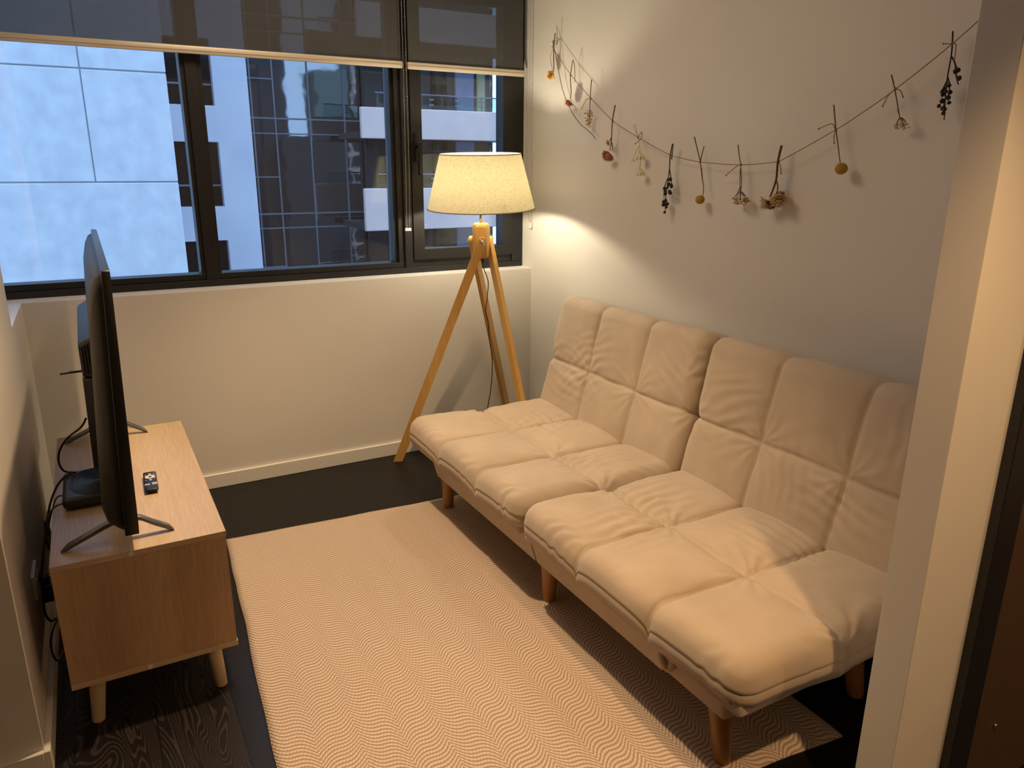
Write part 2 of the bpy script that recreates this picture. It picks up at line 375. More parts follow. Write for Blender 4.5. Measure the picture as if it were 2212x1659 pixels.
# ---------------------------------------------------------------- window
win = tag(bpy.data.objects.new('window_1', None), kind='structure'); C.objects.link(win); win.location = (0.9, 3.5, ZS)
fy0, fy1 = 3.500, 3.60
WL, WR, WT = -0.90, XR, 2.27
b = bmesh.new()
box(b, WL, WR, fy0, fy1, ZS-0.002, 0.925, 0.002, 1)          # sill member
box(b, WL, 1.364, fy0+0.012, fy1, 0.925, 0.951, 0.002, 1)
box(b, WL, WR, fy0, fy1, 2.22, WT)
box(b, 0.437, 0.486, fy0, fy1, 0.925, 2.22, 0.002, 1)        # mullion
box(b, 0.420, 0.437, fy0+0.014, fy1, 0.951, 2.22); box(b, 0.486, 0.502, fy0+0.014, fy1, 0.951, 2.22)
box(b, 1.359, 1.402, fy0, fy1, 0.925, 2.22, 0.002, 1)
box(b, 1.331, 1.359, fy0+0.014, fy1, 0.951, 2.22); box(b, 1.313, 1.331, fy0+0.03, fy1, 0.951, 2.22)
box(b, 1.955, WR, fy0, fy1, 0.925, 2.22, 0.002, 1)
link('window_frame', b, M['frame'], win)
b = bmesh.new()                                              # opening sash on the right
sy = fy0-0.008
box(b, 1.402, 1.458, sy, fy1-0.03, 1.0121, 2.1499); box(b, 1.897, 1.953, sy, fy1-0.03, 1.0121, 2.1499)
box(b, 1.402, 1.953, sy, fy1-0.03, 0.962, 1.012); box(b, 1.402, 1.953, sy, fy1-0.03, 2.15, 2.20)
box(b, 1.402, 1.953, fy0+0.01, fy1-0.03, 0.925, 0.962)
link('window_sash', b, M['frame'], win)
for nm, x0, x1, z0 in (('pane', WL, 0.430, 0.945), ('pane', 0.490, 1.335, 0.945), ('pane', 1.45, 1.905, 1.0)):
    b = bmesh.new(); box(b, x0, x1, 3.553, 3.559, z0, 2.23); box(b, x0, x1, 3.573, 3.579, z0, 2.23)
    link(nm, b, M['glass'], win)
b = bmesh.new(); box(b, 1.414, 1.436, sy-0.010, sy, 1.425, 1.555, 0.004, 2)
tube(b, [(1.425, sy-0.005, 1.497), (1.425, sy-0.042, 1.497)], 0.008, 10)
box(b, 1.415, 1.437, sy-0.055, sy-0.038, 1.365, 1.51, 0.007, 3)
auto(link('window_handle', b, M['black'], win))

# ================================================================ roller blinds
def blind(x0, x1, label, zrail, chains):
    t = thing('roller_blind', label, 'roller blind', ((x0+x1)/2, 3.45, 2.25), 'dark roller blinds half drawn over the window')
    b = bmesh.new(); box(b, x0+0.006, x1-0.006, 3.4515, 3.4523, zrail+0.026, 2.25)
    link('blind_fabric', b, M['blind'], t)
    b = bmesh.new(); box(b, x0, x1, 3.444, 3.458, zrail, zrail+0.030, 0.004, 2); box(b, x0, x1, 3.441, 3.444, zrail+0.012, zrail+0.014)
    auto(link('bottom_rail', b, M['rail'], t))
    b = bmesh.new(); tube(b, [(x0, 3.455, 2.25), (x1, 3.455, 2.25)], 0.026, 20); auto(link('roller_tube', b, M['black'], t))
    for pts in chains:
        b = bmesh.new(); pp = spline(pts, 14); tube(b, pp, 0.0007, 4)
        # beads along the cord
        acc = 0.0; last = pp[0]
        for q in pp[1:]:
            seg = (q-last).length; d = 0.0
            while acc+(seg-d) >= 0.0085:
                d += 0.0085-acc; acc = 0.0
                c = last.lerp(q, d/seg)
                rr = bmesh.ops.create_icosphere(b, subdivisions=1, radius=0.0024)
                bmesh.ops.translate(b, verts=rr['verts'], vec=c)
            acc += seg-d; last = q
        o = link('bead_chain', b, M['chrome'], t, smooth=True)
    return t
t1 = blind(-0.62, 1.353, 'wide dark roller blind over the left and middle panes', 1.8315,
      [[(1.366, 3.435, 2.24), (1.366, 3.435, 1.7), (1.364, 3.436, 1.3), (1.359, 3.437, 1.135), (1.351, 3.437, 1.118), (1.345, 3.437, 1.14), (1.348, 3.437, 1.35), (1.352, 3.437, 1.8), (1.353, 3.437, 2.24)]])
t2 = blind(1.378, 1.990, 'narrow dark roller blind over the opening sash by the corner', 1.8305,
      [[(1.998, 3.430, 2.24), (1.998, 3.430, 1.6), (2.001, 3.430, 1.28), (2.008, 3.42, 1.16), (2.014, 3.41, 1.125), (2.013, 3.40, 1.17), (2.011, 3.41, 1.5), (2.011, 3.41, 2.24)]])
b = bmesh.new(); box(b, 1.334, 1.366, 3.430, 3.440, 1.108, 1.122, 0.003, 2); link('chain_clip', b, M['white'], t1)
b = bmesh.new(); box(b, 2.006, 2.018, 3.396, 3.414, 1.100, 1.130, 0.003, 2); link('chain_clip', b, M['white'], t2)

# ================================================================ rug
def make_rug():
    A_, B_, C_, D_ = Vector((0.322, 2.853, 0)), Vector((1.612, 2.770, 0)), Vector((1.540, 0.986, 0)), Vector((0.206, 1.130, 0))
    nu, nv = 70, 96; bm = bmesh.new(); uvl = bm.loops.layers.uv.new('UVMap'); g = []; uvs = {}
    Wd, Ln = 1.33, 1.80
    for i in range(nu+1):
        row = []
        for j in range(nv+1):
            s, t = i/nu, j/nv
            p = (A_*(1-s)+B_*s)*(1-t)+(D_*(1-s)+C_*s)*t
            e = min(s*Wd, (1-s)*Wd, t*Ln, (1-t)*Ln)
            wv = 0.004*noise.noise(Vector((p.x*6, p.y*6, 3)))
            p = p+Vector((wv, wv, 0))
            z = 0.010+0.0012*noise.noise(Vector((p.x*9, p.y*9, 0)))-(0.004 if e < 0.002 else 0)
            v = bm.verts.new((p.x, p.y, z)); uvs[v] = (s*Wd, t*Ln); row.append(v)
        g.append(row)
    for i in range(nu):
        for j in range(nv):
            f = bm.faces.new((g[i][j], g[i][j+1], g[i+1][j+1], g[i+1][j]))
            for l in f.loops: l[uvl].uv = uvs[l.vert]
    loop = [g[i][0] for i in range(nu+1)]+[g[nu][j] for j in range(1, nv+1)]+[g[i][nv] for i in range(nu-1, -1, -1)]+[g[0][j] for j in range(nv-1, 0, -1)]
    low = [bm.verts.new((v.co.x, v.co.y, 0.0005)) for v in loop]
    for a, bb in zip(loop, low): uvs[bb] = uvs[a]
    n = len(loop)
    for k in range(n):
        f = bm.faces.new((loop[k], loop[(k+1) % n], low[(k+1) % n], low[k]))
        for l in f.loops: l[uvl].uv = uvs[l.vert]
    f = bm.faces.new(low[::-1])
    for l in f.loops: l[uvl].uv = uvs[l.vert]
    o = link('rug', bm, M['rug'], smooth=True)
    return tag(o, 'beige herringbone woven rug lying on the dark floor in front of the sofa', 'rug')
make_rug()

# ================================================================ futon sofa
def pillow(parent, name, A, Bl, al, bl, mapf, r=0.05, T=0.06, Hb=0.028, seed=0, na=100, nb=150, wr=1.0, crease=0.02):
    """tufted pad: a across (0..A), b along (0..Bl); al/bl interior seams; mapf(a,b,h)->world"""
    la = [-0.09]+al+[A+0.09]; lb = [-0.09]+bl+[Bl+0.09]
    def cell(v, ls):
        for k in range(len(ls)-1):
            if v <= ls[k+1]: return (v-ls[k])/(ls[k+1]-ls[k]), k
        return 1.0, len(ls)-2
    rng = random.Random(seed)
    nodes = [(x, y, rng.random()*6.28, rng.randint(9, 15)) for x in al for y in bl]+[(x, y, rng.random()*6.28, 11) for x in al for y in (0, Bl)]
    folds = [(rng.uniform(0.1, A-0.1), rng.uniform(0.1, Bl-0.1), rng.uniform(0, PI), rng.uniform(0.5, 1)) for _ in range(4)]
    bm = bmesh.new(); g = []
    def spac(t, S): return S*(0.62*t+0.38*(0.5-0.5*math.cos(PI*t)))
    for i in range(na+1):
        row = []
        for j in range(nb+1):
            a, bb = spac(i/na, A), spac(j/nb, Bl)
            # wavy seam lines
            wa = a+0.006*noise.noise(Vector((bb*7, seed*3.1, 0))); wb = bb+0.006*noise.noise(Vector((a*7, seed*5.7, 4)))
            s, ka = cell(wa, la); t, kb = cell(wb, lb)
            f = max(0, 1-abs(2*s-1)**2.3)*max(0, 1-abs(2*t-1)**2.3)
            h = Hb*f**0.55*(1+0.22*noise.noise(Vector((ka*3.3+seed, kb*2.1, 7))))
            d = min([abs(wa-x) for x in al]+[abs(wb-y) for y in bl]+[9])
            h -= crease*0.62*math.exp(-(d/0.005)**2)+crease*0.38*math.exp(-d/0.016)
            # gathers radiating from the tuft nodes
            for nx, ny, ph, k in nodes:
                dx, dy = a-nx, bb-ny; rr = math.hypot(dx, dy)
                if 0.008 < rr < 0.24:
                    th = math.atan2(dy, dx)
                    amp = 0.0026*wr*math.exp(-rr/0.07)*min(1, rr/0.03)
                    h += amp*math.sin(th*k+ph+2.2*noise.noise(Vector((dx*14, dy*14, seed))))
            # stretched soft folds
            for fx, fy, an, st in folds:
                dx, dy = a-fx, bb-fy; rr = math.hypot(dx, dy)
                if rr < 0.22:
                    q = dx*math.cos(an)+dy*math.sin(an)
                    h += 0.0016*wr*st*math.exp(-(rr/0.11)**2)*math.sin(q*150+4*noise.noise(Vector((dx*9, dy*9, seed+2))))
            h += 0.0035*noise.noise(Vector((a*5, bb*5, seed)))+0.0012*noise.noise(Vector((a*17, bb*17, seed+5)))
            # rounded shoulders and plan corners
            qa = max(0, 1-min(a, A-a)/r); qb = max(0, 1-min(bb, Bl-bb)/r); sa = 1 if a > A/2 else -1; sb = 1 if bb > Bl/2 else -1
            q = math.hypot(qa, qb)
            if qa > 0 and qb > 0:
                k = max(qa, qb)/q; qa2, qb2 = qa*k, qb*k
                if qa > 0: a = (A-r*(1-qa2)) if sa > 0 else r*(1-qa2)
                if qb > 0: bb = (Bl-r*(1-qb2)) if sb > 0 else r*(1-qb2)
                q = max(qa, qb)
            q = min(q, 1.0)
            h -= r*0.95*(1-math.sqrt(max(0, 1-q*q)))
            if q > 0:   # seams pull the rim in
                da = min([abs(a-x) for x in al]+[9]); db = min([abs(bb-y) for y in bl]+[9])
                if qb > 0.01: bb -= sb*0.012*q*math.exp(-da/0.03)
                if qa > 0.01: a -= sa*0.012*q*math.exp(-db/0.03)
                h += 0.0022*wr*q*math.sin((a+bb)*120+3*noise.noise(Vector((a*20, bb*20, seed))))*max(0, noise.noise(Vector((a*6, bb*6, seed+9))))*2
            v = bm.verts.new((a, bb, h)); row.append(v)
        g.append(row)
    for i in range(na):
        for j in range(nb): bm.faces.new((g[i][j], g[i+1][j], g[i+1][j+1], g[i][j+1]))
    loop = [g[i][0] for i in range(na+1)]+[g[na][j] for j in range(1, nb+1)]+[g[i][nb] for i in range(na-1, -1, -1)]+[g[0][j] for j in range(nb-1, 0, -1)]
    n = len(loop); cx_, cy_ = A/2, Bl/2; prev = loop
    for dz, ins in ((0.18, -0.0010), (0.22, 0.0010), (0.26, 0.0000), (0.65, 0.0), (1.0, 0.003)):
        cur = []
        for v in loop:
            sx = 1 if v.co.x > cx_ else -1; sy_ = 1 if v.co.y > cy_ else -1
            ex = 1 if min(v.co.x, A-v.co.x) < r*0.6 else 0; ey = 1 if min(v.co.y, Bl-v.co.y) < r*0.6 else 0
            cur.append(bm.verts.new((v.co.x-sx*ins*ex, v.co.y-sy_*ins*ey, v.co.z-T*dz)))
        for k in range(n): bm.faces.new((prev[k], prev[(k+1) % n], cur[(k+1) % n], cur[k]))
        prev = cur
    bm.faces.new(prev)
    for v in bm.verts: v.co = mapf(*v.co)
    return link(name, bm, M['suede'], parent, smooth=True)

sofa = thing('futon_sofa', 'beige suede split-back futon sofa with tufted cushions and wooden legs against the right wall', 'sofa', (1.5, 1.9, 0))
X0, Y0s, Ym, Y1s = 1.085, 0.932, 1.897, 2.862
A_seat = 0.695
for ya, yb, sd in ((Y0s, Ym-0.002, 3), (Ym+0.002, Y1s, 11)):
    ln = yb-ya
    pillow(sofa, 'seat_cushion', A_seat, ln, [0.345], [ln/3, ln*2/3],
           lambda a, bb, h, ya=ya: Vector((X0+a, ya+bb, 0.372+h-0.010*(a/A_seat))), r=0.060, T=0.046, seed=sd, Hb=0.027, wr=3.1, crease=0.019)
ux, uz = 0.242, 0.970
for ya, yb, sd in ((Y0s+0.005, Ym-0.002, 5), (Ym+0.002, Y1s-0.008, 17)):
    ln = yb-ya
    pillow(sofa, 'back_cushion', 0.560, ln, [0.262], [ln/3, ln*2/3],
           lambda a, bb, h, ya=ya: Vector((1.727+ux*a-uz*h, ya+bb, 0.317+uz*a+ux*h)), r=0.055, T=0.085, seed=sd, Hb=0.016, wr=1.5, na=110, crease=0.009)
for ya, yb in ((Y0s, Ym-0.004), (Ym+0.004, Y1s)):
    # upholstered seat frame under each seat cushion, and the lower front box
    b = bmesh.new(); box(b, X0+0.017, 1.76, ya+0.015, yb-0.010, 0.258, 0.315, 0.012, 3)
    auto(link('seat_frame', b, M['suede'], sofa))
    b = bmesh.new(); box(b, 1.172, 1.74, ya+0.12 if ya < 1.5 else ya+0.002, yb-0.002 if ya < 1.5 else yb-0.10, 0.145, 0.270, 0.014, 3)
    y0_, y1_ = (ya+0.33, yb-0.002) if ya < 1.5 else (ya+0.002, yb-0.16)
    v_ = [b.verts.new(p) for p in ((1.116, y0_, 0.305), (1.16, y0_, 0.158), (1.3, y0_, 0.158), (1.3, y0_, 0.325), (1.116, y1_, 0.305), (1.16, y1_, 0.158), (1.3, y1_, 0.158), (1.3, y1_, 0.325))]
    for f_ in ((0, 1, 2, 3), (7, 6, 5, 4), (0, 4, 5, 1), (1, 5, 6, 2), (2, 6, 7, 3), (3, 7, 4, 0)): b.faces.new([v_[i] for i in f_])
    auto(link('base_box', b, M['suede'], sofa))
    b = bmesh.new(); box(b, 1.80, 1.955, ya+0.03, yb-0.03, 0.20, 0.74, 0.02, 3)
    mt = Matrix.Translation((1.88, 0, 0.2)) @ Matrix.Rotation(math.radians(7), 4, 'Y') @ Matrix.Translation((-1.88, 0, -0.2))
    bmesh.ops.transform(b, matrix=mt, verts=b.verts)
    auto(link('back_frame', b, M['suede'], sofa))
# folded fabric pocket on the front skirt
b = bmesh.new()
pts = spline([(1.168, 1.275, 0.262), (1.150, 1.262, 0.235), (1.148, 1.250, 0.200), (1.158, 1.236, 0.182), (1.160, 1.228, 0.205), (1.156, 1.222, 0.262)], 6)
tube(b, pts, [0.007+0.004*math.sin(PI*i/(len(pts)-1)) for i in range(len(pts))], 8)
pts = spline([(1.170, 1.26, 0.262), (1.160, 1.246, 0.225), (1.162, 1.238, 0.20)], 6); tube(b, pts, 0.008, 8)
link('fabric_tab', b, M['suede'], sofa, smooth=True)
for (x, y, lx, ly) in ((1.205, 2.70, 0.0, 0.0), (1.205, 1.885, 0.0, 0.0), (1.202, 1.072, -0.006, -0.03), (1.70, 2.70, 0, 0), (1.70, 1.885, 0, 0), (1.70, 1.072, 0, -0.03)):
    b = bmesh.new(); tube(b, [(x, y, 0.0105 if x < 1.6 or y < 2.8 else 0.0), (x, y, 0.016), (x-lx, y-ly, 0.155)], [0.0195, 0.022, 0.030], 24)
    auto(link('leg', b, M['leg_sofa'], sofa))

# ================================================================ tripod floor lamp
LC = Vector((1.606, 3.17, 0))
lampT = thing('floor_lamp', 'lit tripod floor lamp with cream linen shade in the corner behind the sofa', 'floor lamp', LC)
b = bmesh.new()
lathe(b, (LC.x, LC.y, 0), [(0.247, 1.222), (0.184, 1.462)], 64, cap=False)
sh = link('lamp_shade', b, M['shade'], lampT, smooth=True)
b = bmesh.new()
for rr, z in ((0.2475, 1.222), (0.1845, 1.462)):
    ring = [(LC.x+rr*math.cos(2*PI*k/64), LC.y+rr*math.sin(2*PI*k/64), z) for k in range(65)]; tube(b, ring, 0.0026, 6)
link('shade_rim', b, M['shade'], sh, smooth=True)
b = bmesh.new()
for k in range(3):
    a = 2*PI*k/3+0.5; tube(b, [(LC.x+0.02*math.cos(a), LC.y+0.02*math.sin(a), 1.262), (LC.x+0.236*math.cos(a), LC.y+0.236*math.sin(a), 1.262)], 0.0016, 6)
link('shade_spider', b, M['white'], sh)
# the shade sits slightly crooked on its ring
cd = Vector((-LC.x, -LC.y, 0)).normalized(); ctr = Vector((LC.x, LC.y, 1.34))
TM = Matrix.Translation(ctr) @ Matrix.Rotation(math.radians(2.8), 4, Vector((0, 0, 1)).cross(cd)) @ Matrix.Rotation(math.radians(0.8), 4, cd) @ Matrix.Translation(-ctr)
for o in C.objects:
    if o.name.split('.')[0] in ('lamp_shade', 'shade_rim', 'shade_spider'):
        off = sum((q.location for q in ([o.parent, o.parent.parent] if o.parent.parent else [o.parent])), Vector())+o.location
        for v in o.data.vertices: v.co = (TM @ (v.co+off))-off
b = bmesh.new(); tube(b, [(LC.x, LC.y, 1.15), (LC.x, LC.y, 1.235)], 0.0065, 16); link('lamp_pole', b, M['chrome'], lampT, smooth=True)
b = bmesh.new(); lathe(b, (LC.x, LC.y, 0), [(0.016, 1.23), (0.019, 1.235), (0.019, 1.275), (0.015, 1.28)], 20); link('bulb_socket', b, M['black'], lampT)
b = bmesh.new(); ball(b, (LC.x, LC.y, 1.311), 0.030, 18); link('bulb', b, M['bulb'], lampT, smooth=True)
# hub: triangular block with rounded shoulders
d1 = Vector((1.229-LC.x, 3.351-LC.y, 0)); R1 = d1.length; ang1 = math.atan2(d1.y, d1.x)
b = bmesh.new()
def hub_ring(r, z, cut=0.35):
    out = []
    for k in range(3):
        a = ang1+PI/2+k*2*PI/3-PI/3    # corner directions between the three faces
        for s in (-cut, cut): out.append(b.verts.new((LC.x+r*math.cos(a+s), LC.y+r*math.sin(a+s), z)))
    return out
rings = [hub_ring(0.030, 0.995), hub_ring(0.040, 1.003), hub_ring(0.041, 1.135), hub_ring(0.037, 1.150), hub_ring(0.028, 1.158)]
for i in range(4):
    for k in range(6): b.faces.new((rings[i][k], rings[i][(k+1) % 6], rings[i+1][(k+1) % 6], rings[i+1][k]))
b.faces.new(rings[0][::-1]); b.faces.new(rings[-1])
auto(link('hub', b, M['bamboo'], lampT), 30)
def lamp_leg(k):
    a = ang1+k*2*PI/3; d = Vector((math.cos(a), math.sin(a), 0)); n = Vector((math.cos(a+PI/2), math.sin(a+PI/2), 0))
    if k == 0 and n.y > 0: pass
    foot = LC+d*R1+n*0.045; foot.z = 0.0
    top = LC+n*0.045; top.z = 1.075
    top -= d*0.004
    ax = (top-foot).normalized(); side = n.cross(ax).normalized()
    hw, ht = 0.0205, 0.0105
    bm = bmesh.new(); prof = []
    # outline in (side, ax) with a rounded head, cut level at the floor
    Ln = (top-foot).length
    out = []
    def flat(s):
        p = foot+side*s; t = -p.z/ax.z; return p+ax*t
    out.append(flat(hw)); 
    for q in range(13):
        th = PI*q/12; out.append(top+side*hw*math.cos(th)+ax*hw*math.sin(th))
    out.append(flat(-hw))
    f1 = [bm.verts.new(p+n*ht) for p in out]; f2 = [bm.verts.new(p-n*ht) for p in out]
    bm.faces.new(f1); bm.faces.new(f2[::-1]); m_ = len(out)
    for i in range(m_): bm.faces.new((f1[i], f1[(i+1) % m_], f2[(i+1) % m_], f2[i]))
    for v in bm.verts: v.co.z = max(v.co.z, 0.0)
    o = link('leg', bm, M['bamboo'], lampT); 
    bm = bmesh.new(); c = top+n*(ht)
    tube(bm, [c-n*0.002, c+n*0.008], 0.0075, 14); tube(bm, [c+n*0.008, c+n*0.013], [0.0075, 0.004], 14)
    w1 = (side*0.75+ax*0.4).normalized()
    for s in (-1, 1): tube(bm, [c+n*0.006+w1*s*0.005, c+n*0.011+w1*s*0.017], [0.0028, 0.0020], 8)
    link('wing_nut', bm, M['chrome'], lampT, smooth=True)
# faces look along ang1+90deg (towards the room), so each leg lies flat against its own face
for k in range(3): lamp_leg(k)
b = bmesh.new()
tube(b, [(1.613, 3.168, 0.998), (1.614, 3.168, 0.975)], 0.0055, 10)
tube(b, spline([(1.614, 3.168, 0.985), (1.622, 3.175, 0.945), (1.650, 3.20, 0.905), (1.664, 3.21, 0.865), (1.652, 3.20, 0.795), (1.640, 3.19, 0.735), (1.658, 3.20, 0.68), (1.668, 3.21, 0.60), (1.688, 3.22, 0.50), (1.690, 3.22, 0.42), (1.676, 3.21, 0.33), (1.66, 3.23, 0.18), (1.68, 3.30, 0.03), (1.76, 3.36, 0.004)], 8), 0.0023, 8)
link('power_cord', b, M['cable'], lampT, smooth=True)

# ================================================================ tv cabinet
cab = thing('tv_cabinet', 'pale oak low tv cabinet on short round legs against the left wall', 'tv cabinet', (0.02, 2.45, 0))
cx0, cx1, cy0, cy1, cz0, cz1 = -0.182, 0.220, 1.946, 2.958, 0.130, 0.480
link('top_panel', B(cx0, cx1+0.002, cy0, cy1, cz1-0.016, cz1, bev=0.0008, seg=1), M['oak_top'], cab)
link('side_panel', B(cx0, cx1, cy0+0.001, cy0+0.016, cz0+0.016, cz1-0.0165), M['oak_side'], cab)
link('side_panel', B(cx0, cx1, cy1-0.016, cy1-0.001, cz0+0.016, cz1-0.0165), M['oak_side'], cab)
link('bottom_panel', B(cx0, cx1+0.002, cy0-0.001, cy1, cz0, cz0+0.0155, bev=0.0008, seg=1), M['oak_top'], cab)
link('back_panel', B(cx0+0.002, cx0+0.006, cy0+0.017, cy1-0.017, cz0+0.017, cz1-0.017), M['oak_side'], cab)
for i in range(2):
    ya = cy0+0.02+i*0.487
    d = link('door', B(cx1-0.020, cx1-0.002, ya, ya+0.482, cz0+0.020, cz1-0.020, bev=0.001, seg=1), M['white'], cab)
    link('door_handle', B(cx1-0.002, cx1+0.004, ya+(0.44 if i == 0 else 0.03), ya+(0.452 if i == 0 else 0.042), 0.27, 0.36), M['leg_pale'], d)
for x, y, sx in ((-0.135, 1.982, -0.010), (0.168, 1.976, 0.008), (-0.135, 2.90, -0.010), (0.168, 2.90, 0.008)):
    b = bmesh.new(); tube(b, [(x+sx*0.3, y, 0.0), (x-sx, y+0.006, cz0)], [0.0155, 0.0205], 24); auto(link('leg', b, M['leg_pale'], cab))
for x, z in ((-0.005, cz1-0.008), (0.0, cz0+0.008)):
    b = bmesh.new(); q = bmesh.ops.create_cone(b, cap_ends=True, segments=20, radius1=0.0068, radius2=0.0068, depth=0.0012)
    bmesh.ops.transform(b, matrix=Matrix.Translation((x, cy0-0.0006, z)) @ Matrix.Rotation(PI/2, 4, 'X'), verts=q['verts'])
    box(b, x-0.004, x+0.004, cy0-0.0018, cy0-0.0010, z-0.0008, z+0.0008)
    link('screw_cap', b, M['white'], cab)

# ================================================================ television
tv = thing('television', 'black flat television seen edge on, standing on the oak cabinet', 'television', (0.0, 2.5, 0.48))
ty0, ty1, tz0, tz1 = 1.925, 3.150, 0.530, 1.184
def tx(x, z): return x+0.0175*(z-tz0)/(tz1-tz0)          # slight forward lean
def tvloft(name, rings, m, parent=tv):
    b = bmesh.new(); rs = []
    for x, y0, y1, z0, z1, rc in rings:
        out = []
        for (cy, cz, a0) in ((y1-rc, z1-rc, 0), (y0+rc, z1-rc, PI/2), (y0+rc, z0+rc, PI), (y1-rc, z0+rc, 1.5*PI)):
            for k in range(6):
                a = a0+k*PI/10; yy = cy+rc*math.cos(a); zz = cz+rc*math.sin(a)
                xx = x(zz) if callable(x) else x
                out.append(b.verts.new((tx(xx, zz), yy, zz)))
        rs.append(out)
    n = len(rs[0])
    for i in range(len(rs)-1):
        for k in range(n): b.faces.new((rs[i][k], rs[i][(k+1) % n], rs[i+1][(k+1) % n], rs[i+1][k]))
    b.faces.new(rs[0]); b.faces.new(rs[-1][::-1])
    return auto(link(name, b, m, parent), 35)
tvloft('bezel', [(lambda z: 0.002-0.014*(1-(z-0.53)/0.66), ty0+0.0015, ty1-0.0015, tz0+0.0015, tz1-0.0015, 0.004), (lambda z: 0.0035-0.014*(1-(z-0.53)/0.66), ty0, ty1, tz0, tz1, 0.005), (0.018, ty0, ty1, tz0, tz1, 0.005), (0.0195, ty0+0.001, ty1-0.001, tz0+0.001, tz1-0.001, 0.004)], M['black'])
tvloft('screen', [(0.0194, ty0+0.006, ty1-0.006, tz0+0.014, tz1-0.006, 0.002), (0.0200, ty0+0.006, ty1-0.006, tz0+0.014, tz1-0.006, 0.002)], M['screen'])
def wedge(d0, d1): return lambda z: -(d0+(d1-d0)*max(0.0, min(1.0, 1-(z-0.56)/0.62))**0.8)
hs = tvloft('rear_housing', [(0.006, ty0+0.006, ty1-0.006, tz0+0.004, tz1-0.010, 0.02), (wedge(0.004, 0.015), ty0+0.009, ty1-0.009, tz0+0.006, tz1-0.014, 0.03),
        (wedge(0.010, 0.024), ty0+0.011, ty1-0.011, tz0+0.010, tz1-0.018, 0.035), (wedge(0.019, 0.046), ty0+0.024, ty1-0.024, tz0+0.022, tz1-0.040, 0.05),
        (wedge(0.026, 0.057), ty0+0.050, ty1-0.050, tz0+0.045, tz1-0.085, 0.07)], M['tvback'])
tvloft('connector_box', [(-0.03, 2.22, 2.86, 0.600, 0.872, 0.012), (-0.066, 2.23, 2.85, 0.606, 0.866, 0.012)], M['black'])
vb = tvloft('vent_panel', [(-0.02, 2.20, 2.88, 0.868, 0.985, 0.012), (-0.064, 2.22, 2.86, 0.872, 0.962, 0.012)], M['tvback'])
b = bmesh.new()
for k in range(30):
    y = 2.235+k*0.021; box(b, -0.0560, -0.0535, y, y+0.008, 0.880, 0.955)
for k in range(6):
    x = -0.0515+k*0.0066; y = 2.2190-0.0030*k; box(b, x, x+0.0032, y-0.005, y+0.004, 0.880, 0.953+0.004*k)
link('vent_ribs', b, M['legmetal'], vb)
for yf in (2.020, 2.880):
    b = bmesh.new()
    for tip, s in (((-0.158, yf), -1), ((0.103, yf), 1)):
        pts = [(0.004*s, yf, 0.540), (0.030*s, yf, 0.532 if s > 0 else 0.536), (0.055*s, yf, 0.514 if s > 0 else 0.528), (tip[0]*0.9, yf, 0.4910), (tip[0], yf, 0.4812)]
        ww = [0.010, 0.0105, 0.0105, 0.010, 0.0085]; hh = [0.007, 0.0085, 0.009, 0.0085, 0.001]; rs = []
        for i, p in enumerate(pts):
            zlo = max(0.4802, p[2]-hh[i]) ; out = []
            for k in range(12):
                a = 2*PI*k/12; z = p[2]+math.sin(a)*hh[i]
                out.append(b.verts.new((p[0], p[1]+math.cos(a)*ww[i], max(0.4802, z))))
            rs.append(out)
        for i in range(len(rs)-1):
            for k in range(12): b.faces.new((rs[i][k], rs[i][(k+1) % 12], rs[i+1][(k+1) % 12], rs[i+1][k]))
        b.faces.new(rs[0]); b.faces.new(rs[-1][::-1])
    auto(link('stand_foot', b, M['legmetal'], tv), 50)
b = bmesh.new(); tube(b, [(-0.062, 2.50, 0.822), (-0.098, 2.50, 0.8205), (-0.119, 2.50, 0.8195)], [0.0026, 0.0026, 0.0032], 8)
for k in range(10): tube(b, [(-0.060-k*0.0038, 2.50, 0.8218), (-0.0618-k*0.0038, 2.50, 0.8218)], 0.0042, 8)
link('aerial_plug', b, M['black'], tv, smooth=True)

# ================================================================ remote, set-top box, cables, outlet
rm = thing('remote_control', 'small black remote control with white ring button on the oak cabinet', 'remote control', (0.074, 2.362, 0.4805))
ra = math.radians(-1.5)
b = bmesh.new(); bmr = B(-0.0185, 0.0185, -0.074, 0.074, 0.0, 0.0165, bev=0.005, seg=3)
for v in bmr.verts:
    if v.co.z < 0.006: v.co.x *= 0.82; v.co.y *= 0.93
b.free()
def rput(bm): bmesh.ops.transform(bm, matrix=Matrix.Translation((0.074, 2.362, 0.4805)) @ Matrix.Rotation(ra, 4, 'Z'), verts=bm.verts); return bm
auto(link('remote_body', rput(bmr), M['black'], rm), 50)
b = bmesh.new()
o_ = [b.verts.new((0.0145*math.cos(2*PI*k/36), 0.026+0.0145*math.sin(2*PI*k/36), 0.0172)) for k in range(36)]
i_ = [b.verts.new((0.0055*math.cos(2*PI*k/36), 0.026+0.0055*math.sin(2*PI*k/36), 0.0172)) for k in range(36)]
for k in range(36): b.faces.new((o_[k], o_[(k+1) % 36], i_[(k+1) % 36], i_[k]))
r = bmesh.ops.extrude_face_region(b, geom=list(b.faces)); bmesh.ops.translate(b, verts=[v for v in r['geom'] if isinstance(v, bmesh.types.BMVert)], vec=(0, 0, -0.001))
tag(link('ring_button', rput(b), M['white'], rm), 'white ring button')
btn = [(0, 0.049, 0.0045, 'white'), (0, 0.001, 0.0045, 'white'), (-0.0125, 0.044, 0.002, 'white'), (0.0115, 0.050, 0.0025, 'white'), (0.0125, 0.066, 0.0018, 'white'), (-0.0125, 0.003, 0.002, 'white'), (0.0125, 0.010, 0.002, 'white')]
for x, y, r_, mm in btn:
    b = bmesh.new(); ball(b, (x, y, 0.0166), r_, 12, (1, 1, 0.25)); link('button', rput(b), M[mm], rm, smooth=True)
